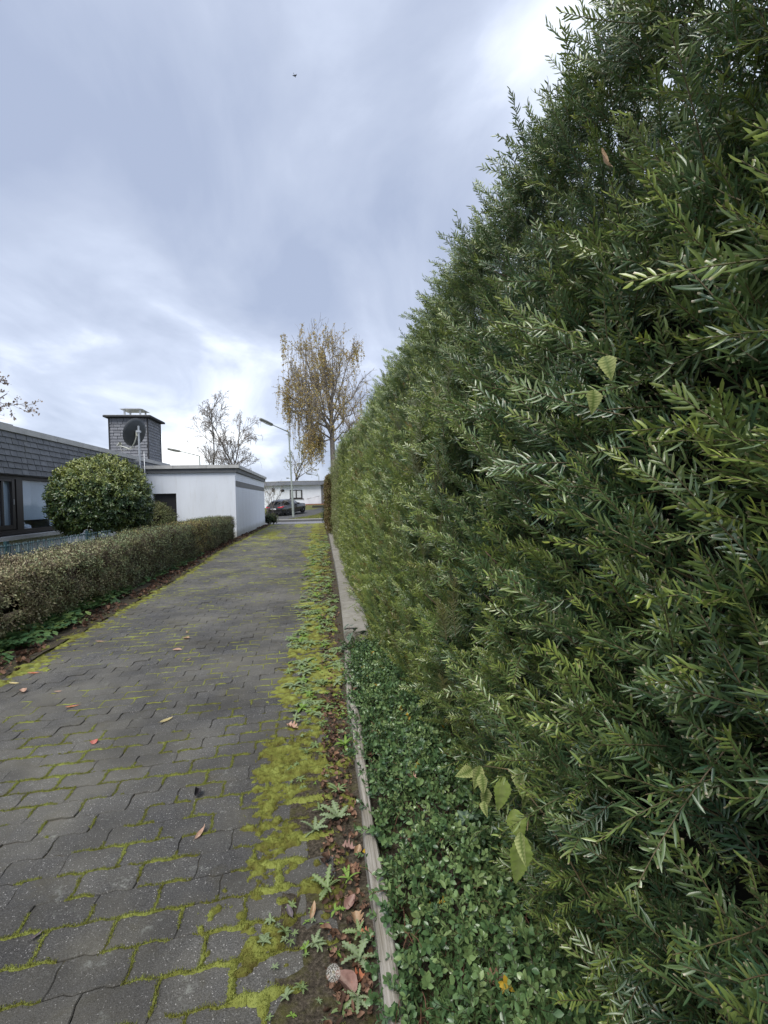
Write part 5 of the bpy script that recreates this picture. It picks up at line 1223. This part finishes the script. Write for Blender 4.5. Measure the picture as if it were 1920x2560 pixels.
def build_car():
    ang = math.atan2(2.55, 1.45); t = thing('parked_car', 'shiny black hatchback parked nose-away on the sloping drive', 'car', (-3.45, 45.4, .10), 0); t.rotation_euler = (0, math.radians(-4.5), ang)
    PAINT = MT('black car paint', .25, .5); PAINT.col((.004, .0045, .006)); PAINT.p.inputs['Coat Weight'].default_value = 1.0; PAINT = PAINT.m
    U = [0, .06, .22, .45, .8, 1.4, 2.0, 2.35, 2.75, 3.05, 3.5, 3.95, 4.2, 4.28]
    ZT = [.72, .93, 1.05, 1.28, 1.41, 1.445, 1.42, 1.34, 1.14, .985, .93, .86, .74, .60]
    HB = [.70, .80, .86, .885, .89, .89, .89, .89, .885, .88, .87, .82, .72, .58]
    HT = [.62, .72, .70, .60, .575, .58, .585, .60, .64, .70, .70, .64, .56, .45]
    b = Bld(); V = []
    for u, zt, hb, ht in zip(U, ZT, HB, HT):
        belt = min(.93, zt-.02)
        pr = [(0, .19), (hb*.86, .19), (hb*.97, .34), (hb, .60), (hb*.985, belt-.06), (hb*.95, belt), (ht+.0 if zt > 1 else hb*.88, zt-.03), (ht*.8, zt), (0, zt+.015)]
        V += [(u, -y, z) for y, z in pr]+[(u, y, z) for y, z in pr[-2:0:-1]]
    k = 16; m = len(U); V = np.array(V); i = np.arange(m-1)[:, None]*k; j = np.arange(k)[None]; F = np.stack([i+j, i+(j+1) % k, i+k+(j+1) % k, i+k+j], -1).reshape(-1, 4)
    V[:, 0] -= .78; b.add(V, [F, np.arange(k)[None, ::-1], (np.arange(k)+(m-1)*k)[None]]); b.obj('body', PAINT, t, True)
    def sec(a, q): return V[a*k+q]
    def panel(name, ids, mat, out):
        b = Bld(); P = np.array([p for p in ids]); n = np.cross(P[1]-P[0], P[-1]-P[0]); n /= np.linalg.norm(n); c = P.mean(0)
        if n@(c-np.array([1.3, 0, .9])) < 0: n = -n
        P2 = P+n*.012; Q = P+n*.002; l = len(P); ii = np.arange(l); kk = (ii+1) % l
        b.add(np.concatenate([P2, Q]), [np.arange(l)[None], np.stack([ii, kk, kk+l, ii+l], 1)]); b.obj(name, mat, t)
    def lerp(a, c, q): return a+(c-a)*q
    for sgn, (qb, qt) in ((-1, (5, 6)), (1, (11, 10))):
        for a0, a1 in ((3, 5), (5, 6), (6, 8)):
            lo0 = lerp(sec(a0, qb), sec(a0, qt), .12); hi0 = lerp(sec(a0, qb), sec(a0, qt), .86); lo1 = lerp(sec(a1, qb), sec(a1, qt), .12); hi1 = lerp(sec(a1, qb), sec(a1, qt), .86)
            g = .03
            if a0 == 3: hi0 = lerp(hi0, hi1, .25)
            panel('side_window', [lerp(lo0, lo1, g), lerp(lo0, lo1, 1-g), lerp(hi0, hi1, 1-g), lerp(hi0, hi1, g)], DGLASS, 1)
        bx('mirror', (1.75, sgn*.98, .98), (.14, .18, .13), PAINT, t)
    panel('rear_window', [np.array([-.57, -.56, 1.08]), np.array([-.57, .56, 1.08]), np.array([-.30, .50, 1.33]), np.array([-.30, -.50, 1.33])], RGLASS, 1)
    panel('windscreen', [np.array([2.24, -.62, 1.00]), np.array([2.24, .62, 1.00]), np.array([1.62, .54, 1.33]), np.array([1.62, -.54, 1.33])], DGLASS, 1)
    TL = MT('tail light', .25, .5); TL.col((.50, .03, .05)); TL = TL.m
    for s in (-1, 1):
        b = Bld(); b.add([(-.77, s*.42, .80), (-.745, s*.83, .80), (-.48, s*.885, .86), (-.48, s*.87, .94), (-.72, s*.80, .92), (-.765, s*.42, .87), (-.71, s*.42, .80), (-.68, s*.78, .80)], np.array([[0, 1, 4, 5], [1, 2, 3, 4]])); b.obj('tail_light', TL, t)
    bx('number_plate', (-.81, 0, .70), (.03, .52, .115), flat('plate white', (.75, .76, .78), .4), t); bx('bumper', (-.74, 0, .42), (.14, 1.55, .16), flat('bumper black', (.012, .012, .013), .6), t)
    for s in (-.5, .5):
        b = Bld(); b.tube([(-.83, s, .30), (-.70, s, .30)], .045, 10); b.obj('exhaust_tip', STEEL, t)
    TY = flat('tyre rubber', (.012, .012, .013), .8); RIM = flat('black alloy', (.02, .02, .022), .35, .5, .5); HUB = flat('hub metal', (.35, .36, .37), .4, .5, .6)
    for u in (0.06, 2.68):
        for s in (-1, 1):
            w = link('wheel', None, t, loc=(u, s*.80, .325)); 
            b = Bld(); b.lathe([(.21, -.11), (.30, -.11), (.325, -.08), (.325, .08), (.30, .11), (.21, .11)], 24); v = b.V[0]; b.V = [np.stack([v[:, 0], v[:, 2], v[:, 1]], 1)]; b.obj('tyre', TY, w, True)
            b = Bld(); b.lathe([(0, s*.07), (.05, s*.08), (.06, s*.06), (.20, s*.085), (.215, s*.10), (.215, -s*.1)], 20); v = b.V[0]; b.V = [np.stack([v[:, 0], v[:, 2], v[:, 1]], 1)]; b.obj('rim', RIM, w, True)
            for q in range(5):
                a = q*1.2566; b = Bld(); b.tube([(math.cos(a)*.05, s*.10, math.sin(a)*.05), (math.cos(a)*.20, s*.105, math.sin(a)*.20)], [.018, .024], 5); b.obj('spoke', RIM, w)
            b = Bld(); b.lathe([(0, s*.115), (.035, s*.112), (.035, s*.07)], 10); v = b.V[0]; b.V = [np.stack([v[:, 0], v[:, 2], v[:, 1]], 1)]; b.obj('hub_cap', HUB, w, True)
RGLASS = mat_glass('rear glass', (.45, .48, .5), .5)
build_car()
def street_lamp(loc, H, arm, head, label, r=.075):
    """arm, head: end points relative to the pole top"""
    t = thing('street_lamp', label, 'street lamp', loc, group='street lamps')
    top = np.array([0, 0, H]); arm = np.array(arm); head = np.array(head)
    b = Bld(); b.tube([(0, 0, 0), (0, 0, H*.28), (0, 0, H*.29), top], [r*1.35, r*1.25, r, r*.72], 10); b.obj('pole', LAMP, t, True)
    bx('access_door', (0, -r*1.25, .75), (.09, .03, .34), LAMP, t)
    b = Bld(); b.tube([top+np.array([0, 0, -.03]), top+arm], r*.55, 8); b.obj('arm', LAMP, t, True)
    d = head-arm; L = np.linalg.norm(d); b = Bld(); P = [top+arm-d*.02, top+arm+d*.05, top+arm+d*.5, top+head-d*.04, top+head]
    b.tube(P, np.array([.6, 1.0, 1.15, 1.0, .5])*.115, 8); b.V = [np.where(True, v, v) for v in b.V]; b.obj('lamp_housing', LAMPD, t, True)
    b = Bld(); P = [top+arm+d*.12+np.array([0, 0, -.09]), top+arm+d*.5+np.array([0, 0, -.11]), top+head-d*.10+np.array([0, 0, -.09])]; b.tube(P, [.06, .075, .05], 8); b.obj('lamp_lens', LENS, t, True)
    return t
l1 = street_lamp((-2.07, 42.6, .05), 7.15, (-1.15, -1.9, .33), (-1.95, -3.3, .60), 'tall grey street lamp on the grass verge beside the black car'); l1.rotation_euler = (0, math.radians(-1.6), 0)
street_lamp((-13.6, 61, .2), 6.75, (-2.09, -.2, .52), (-3.5, -.3, .82), 'street lamp rising behind the white garage roof', .085)
street_lamp((.33, 110, .3), 6.5, (-1.6, -.2, .35), (-2.75, -.3, .52), 'small distant street lamp above the far house, under the birch', .1)
street_lamp((-6.62, 130, .3), 6.9, (-.6, 0, .1), (-1.25, 0, .15), 'tiniest distant street lamp left of the tall lamp post', .09)

# ------------------------------------------------------------------ trees
def grow(rng, P0, D0, L, R, depth, segs, branches, spread, up, droopf, out, lens, lvl=0):
    """recursive limbs; out: list of (points, radii, level)"""
    P = [np.array(P0, float)]; d = np.array(D0, float); st = L/segs
    for i in range(segs):
        d = d+rng.normal(0, .13, 3)+np.array([0, 0, up if lvl else 0.02]); 
        if droopf and lvl >= 2: d = d+np.array([0, 0, -droopf*(i/segs)])
        d /= np.linalg.norm(d); P.append(P[-1]+d*st)
    P = np.array(P); rr = np.linspace(R, R*.32, segs+1); out.append((P, rr, lvl))
    if lvl >= depth: return
    nb = branches[lvl]
    for k in range(nb):
        t = rng.uniform(.30 if lvl == 0 else .2, 1.0); i = min(int(t*segs), segs-1); p = P[i]+(P[i+1]-P[i])*(t*segs-i)
        dd = P[i+1]-P[i]; dd /= np.linalg.norm(dd); a = rng.uniform(0, 6.28); s = np.cross(dd, [math.cos(a), math.sin(a), .3]); s /= np.linalg.norm(s)
        q = spread[lvl]*rng.uniform(.7, 1.25); nd = dd*math.cos(q)+s*math.sin(q)
        grow(rng, p, nd, L*lens[lvl]*(1.15-.55*t)*rng.uniform(.75, 1.2), max(rr[i]*.55, .006), depth, max(4, segs-2), branches, spread, up, droopf, out, lens, lvl+1)
def tree(name, label, loc, base, seed, H, R, branches, spread, lens, up, droopf, bark, twigbark, leafmat=None, nleaf=0, leafsz=.07, strands=0, strand_len=(1, 2.5), leaf_pref=None, minr=.007, stems=((0, 0),), depth=3, dirs=None):
    rng = np.random.default_rng(seed); t = thing(name, label, 'tree', loc); lim = []
    for q, (sx, sy) in enumerate(stems):
        o = []; d = (sx*.07, sy*.07, 1) if dirs is None else dirs[q]
        grow(rng, (sx*.35, sy*.35, 0), d, H*rng.uniform(.9, 1.02), R, depth, 9, branches, spread, up, droopf, o, lens); lim.append(o)
    for o in lim:
        b = Bld()
        for P, r, lv in o:
            if lv <= 1: b.tube(P, np.maximum(r, minr), 7 if lv == 0 else 5)
        b.obj('trunk', bark, t, True)
    b = Bld(); tips = []
    for o in lim:
        for P, r, lv in o:
            if lv >= 2: b.tube(P, np.maximum(r, minr*.8), 3, False)
            if lv >= 1: tips += [P[i] for i in range(2, len(P))]
    tips = np.array(tips)
    leafp = [tips]
    if strands:
        idx = rng.integers(0, len(tips), strands); sp = []
        for i in idx:
            p = tips[i]
            if p[2] < H*.22: continue
            L = rng.uniform(*strand_len); a = rng.uniform(0, 6.28); o = rng.uniform(.1, .45); ns = 6
            Q = np.array([p+np.array([math.cos(a)*o*min(1, q*2.5), math.sin(a)*o*min(1, q*2.5), .18*math.sin(min(1, q*2.5)*3.14)-L*q]) for q in np.linspace(0, 1, ns)])+rng.normal(0, .02, (ns, 3))
            b.tube(Q, np.linspace(minr*.75, minr*.5, ns), 3, False); sp.append(Q)
        sp = np.array(sp); leafp.append(np.concatenate([sp[:, k:k+1]*(1-f)+sp[:, k+1:k+2]*f for k in range(1, 5) for f in (0, .25, .5, .75)], 1).reshape(-1, 3))
    b.obj('twigs', twigbark, t, kind='stuff')
    if nleaf:
        C = leafp[-1]; w = np.ones(len(C)) if leaf_pref is None else leaf_pref(C); w = w/w.sum()
        P = C[rng.choice(len(C), nleaf, p=w)]+rng.normal(0, .06, (nleaf, 3)); n = nleaf
        a = unit(rng.normal(0, 1, (n, 3))); c = unit(np.cross(a, rng.normal(0, 1, (n, 3)))); s = (leafsz*rng.uniform(.6, 1.2, n))[:, None]
        V = np.stack([P-a*s*.5, P+c*s*.33, P+a*s*.5, P-c*s*.33], 1).reshape(-1, 3)
        lb = Bld(); lb.add(V, np.arange(4*n).reshape(-1, 4), nr=np.repeat(rng.random(n), 4)); lb.obj('crown', leafmat, t, kind='stuff')
    return t
def leaf_tree_mat(name, stops):
    m = MT(name, .6, .3); c = m.ramp(m.attr('nr'), stops); m.col(c); m.transl(c, .3); return m.m
YBIRCH = leaf_tree_mat('autumn birch leaves', [(0, (.26, .19, .08)), (.4, (.46, .34, .12)), (.75, (.56, .43, .15)), (1, (.38, .38, .13))])
YGREEN = leaf_tree_mat('fading green leaves', [(0, (.16, .15, .05)), (.5, (.27, .25, .07)), (1, (.36, .30, .10))]); BROWNL = leaf_tree_mat('dull brown leaves', [(0, (.22, .17, .14)), (.5, (.34, .27, .22)), (1, (.42, .36, .30))])
def pref_birch(C): return .25+2.2*sstep(.5, .62, fbm(C[:, 0]*.55+3, C[:, 2]*.35, 51, 2))+1.6*(C[:, 0] < -1.2)
def weeping_birch():
    rng = np.random.default_rng(77); t = thing('weeping_birch', 'large weeping birch with yellow autumn leaves behind the far end of the hedge', 'tree', (1.6, 48, -.1))
    tr = np.array([(0, 0, 0), (-.02, 0, 3), (-.08, .1, 6), (-.12, .1, 8.2), (-.10, .2, 10.2), (.05, .2, 12.2), (.1, .2, 14.2)]); b = Bld()
    b.tube(tr, [.30, .27, .24, .21, .15, .09, .04], 9)
    ends = [(6.9, (-2.1, -.4, 7.6)), (7.0, (2.2, .6, 9.0)), (7.3, (-3.3, .5, 10.0)), (7.6, (-4.6, -.3, 11.9)), (7.9, (-3.4, -1.6, 13.4)), (8.3, (-2.6, 1.4, 14.8)), (8.8, (-2.9, -.4, 16.2)), (8.0, (2.9, -.4, 11.2)),
            (8.6, (3.0, 1.0, 13.2)), (9.4, (-1.2, -1.2, 16.4)), (9.8, (.4, 1.0, 16.8)), (9.6, (1.9, -.6, 15.4)), (10.6, (1.2, .9, 16.4)), (7.4, (-1.8, -2.2, 11.0)), (7.8, (.8, -2.4, 12.0)), (8.4, (-.4, 2.4, 13.4)), (9.0, (-4.0, .8, 13.6)), (11, (-.6, -.2, 16.9))]
    subs = []
    def arc(p, e, n, wob): 
        L = np.linalg.norm(e-p); m = (p+e)/2+np.array([0, 0, .10*L])+(e-p)*np.array([.12, .12, -.05]); q = np.linspace(0, 1, n)[:, None]
        P = (1-q)**2*p+2*q*(1-q)*m+q*q*e; P[1:-1] += rng.normal(0, wob, (n-2, 3)); return P
    for z, e in ends:
        p = np.array([np.interp(z, tr[:, 2], tr[:, k]) for k in range(3)]); P = arc(p, np.array(e), 9, .10); b.tube(P, np.linspace(.095, .024, 9), 6); subs.append(P)
    b.obj('trunk', BIRCHB, t, True)
    b = Bld(); tips = []
    for P in subs:
        L = np.linalg.norm(P[-1]-P[0])
        for k in range(17):
            q = rng.uniform(.22, 1); i = min(int(q*8), 7); p = P[i]+(P[i+1]-P[i])*(q*8-i); d = unit((P[i+1]-P[i])[None])[0]+rng.normal(0, .75, 3)+np.array([0, 0, .22]); d /= np.linalg.norm(d)
            Q = arc(p, p+d*L*rng.uniform(.16, .34), 6, .05); b.tube(Q, np.linspace(.026, .013, 6), 4); tips.append(Q[2:])
            for r_ in range(4):
                j = rng.integers(1, 5); d2 = d+rng.normal(0, .8, 3); d2 /= np.linalg.norm(d2); W = arc(Q[j], Q[j]+d2*rng.uniform(.4, 1.1), 5, .04); b.tube(W, np.linspace(.014, .010, 5), 3, False); tips.append(W[1:])
    T = np.concatenate(tips); lp = []
    wt = .35+1.6*sstep(.0, -2.4, T[:, 0])+.6*(T[:, 2] > 14)+.9*((T[:, 2] < 9.5) & (T[:, 0] < -.6)); wt /= wt.sum()
    for i in rng.choice(len(T), 900, p=wt):
        p = T[i]; L = rng.uniform(.8, 2.3)*(1.5 if p[0] < -2.0 else 1); a = rng.uniform(0, 6.28); o = rng.uniform(.05, .3)
        Q = np.array([p+np.array([math.cos(a)*o*min(1, q*2.5), math.sin(a)*o*min(1, q*2.5), -L*q]) for q in np.linspace(0, 1, 6)])+rng.normal(0, .025, (6, 3)); b.tube(Q, np.linspace(.012, .009, 6), 3, False)
        if Q[-1, 2] < .8: continue
        lf = 34 if vn(p[0]*.9+4, p[2]*.5, 61) > .42 else 11
        for q in range(lf): lp.append(Q[rng.integers(0, 5)]+rng.normal(0, .07, 3))
    # low hanging strands around the trunk foot
    b.obj('twigs', TWIG, t, kind='stuff')
    P = np.concatenate([np.array(lp), T[rng.choice(len(T), 1800, p=wt)]+rng.normal(0, .09, (1800, 3))]); n = len(P)
    a = unit(rng.normal(0, 1, (n, 3))*np.array([1, 1, 1.6])); c = unit(np.cross(a, rng.normal(0, 1, (n, 3)))); sz = (.15*rng.uniform(.6, 1.2, n))[:, None]
    V = np.stack([P-a*sz*.5, P+c*sz*.33, P+a*sz*.5, P-c*sz*.33], 1).reshape(-1, 3)
    lb = Bld(); lb.add(V, np.arange(4*n).reshape(-1, 4), nr=np.repeat(rng.random(n), 4)); lb.obj('crown', YBIRCH, t, kind='stuff')
weeping_birch()
tree('bare_birch', 'bare three-stemmed birch behind the white garage roof', (-7.75, 46, .2), None, 5, 9.6, .10, [17, 7, 5], [.62, .7, .7], [.30, .48, .5], .03, .22, BARK, TWIG, None, 0, .07, 260, (.3, .7), None, .017, ((-1.9, 0), (-.2, .8), (2.4, 0)), 3, ((-.09, 0, 1), (-.03, .05, 1), (.03, 0, 1)))
tree('young_tree', 'slender young tree with sparse yellow leaves behind the far white house', (-2.2, 66, .9), None, 14, 9.0, .13, [11, 5, 3], [.75, .7, .7], [.42, .5, .5], .04, .1, BARK, TWIG, YGREEN, 1500, .17, 0, (1, 2), None, .012)
tree('bare_tree', 'tall leafless tree showing over the hedge right of the weeping birch', (6.2, 56, .5), None, 33, 18.5, .24, [13, 7, 4], [.62, .6, .6], [.5, .5, .5], .07, 0, TWIG, TWIG, None, 0, .07, 0, (1, 2), None, .013)
tree('autumn_tree', 'tree with dull brown leaves cut by the left picture edge above the roof', (-23.5, 34, 0), None, 9, 12.2, .2, [16, 8, 4], [.85, .8, .8], [.42, .5, .5], .03, .05, BARK, TWIG, BROWNL, 9000, .17, 0, (1, 2), None, .011)
tree('twiggy_shrub', 'leafless twiggy shrub at the far corner of the garage', (-3.0, 32.0, 0), None, 44, 2.3, .03, [8, 5, 3], [.7, .7, .6], [.55, .5, .5], .04, .05, BARK, TWIG, YGREEN, 160, .05, 0, (1, 2), None, .006, ((-.4, 0), (.1, 0), (.5, .2)), 2)
BP = [proto('box_cluster', cluster(540+i, 22, .07, .02, .012, OVAL3, 1.1, .001, twigs=4).mesh('box_cluster', LAUREL)) for i in range(2)]
bush('box_ball', 'clipped round box bush against the garage corner, the left of two', (-3.08, 31.35, .34), (.30, .30, .34), 260, BP, LAUREL, lambda d, r, n: .3+.3*d[:, 2]+r.uniform(-.2, .2, n), False, 6)
bush('box_ball', 'lighter clipped round box bush at path end, the right of two', (-2.72, 31.5, .31), (.26, .26, .32), 220, BP, LAUREL, lambda d, r, n: .6+.3*d[:, 2]+r.uniform(-.2, .2, n), False, 7)
bush('ivy_bush', 'dark ivy-covered stump at the far end of the low wall', (.42, 29.5, .5), (.20, .25, .55), 260, BP, LAUREL, lambda d, r, n: .15+r.uniform(-.1, .3, n), False, 8)
def build_post():
    t = thing('marker_post', 'short white marker post with black foot at the end of the low wall', 'post', (.40, 24.6, 0))
    b = Bld(); b.tube([(0, 0, .08), (0, 0, .46)], .045, 10); b.obj('shaft', PORC, t, True); b = Bld(); b.tube([(0, 0, 0), (0, 0, .08)], .05, 10); b.obj('foot', FRAME, t, True)
build_post()
def build_bird():
    t = thing('bird', 'small dark bird flying in the grey sky', 'bird', (-1.07, 45, 38.37)); t.rotation_euler = (.3, .5, 1.0)
    m = flat('dark plumage', (.05, .05, .06), .8)
    b = Bld(); b.tube([(-.14, 0, 0), (-.08, 0, .005), (0, 0, .01), (.08, 0, .015), (.12, 0, .02)], [.008, .03, .04, .03, .006], 8); b.obj('body', m, t, True)
    for s in (-1, 1):
        b = Bld(); b.add([(.05, s*.02, .02), (-.05, s*.02, .02), (-.07, s*.14, .06), (.03, s*.15, .06), (-.09, s*.27, .02), (.05, s*.021, .012), (-.05, s*.021, .012), (-.07, s*.141, .052), (.03, s*.151, .052)], [np.array([[0, 1, 2, 3], [5, 6, 7, 8]]), np.array([[3, 2, 4], [8, 7, 4]])]); b.obj('wing', m, t)
    b = Bld(); b.add([(-.12, -.01, 0), (-.12, .01, 0), (-.24, .03, 0), (-.24, -.03, 0), (-.12, 0, .008)], [np.array([[0, 1, 2, 3]]), np.array([[0, 1, 4]])]); b.obj('tail', m, t)
build_bird()
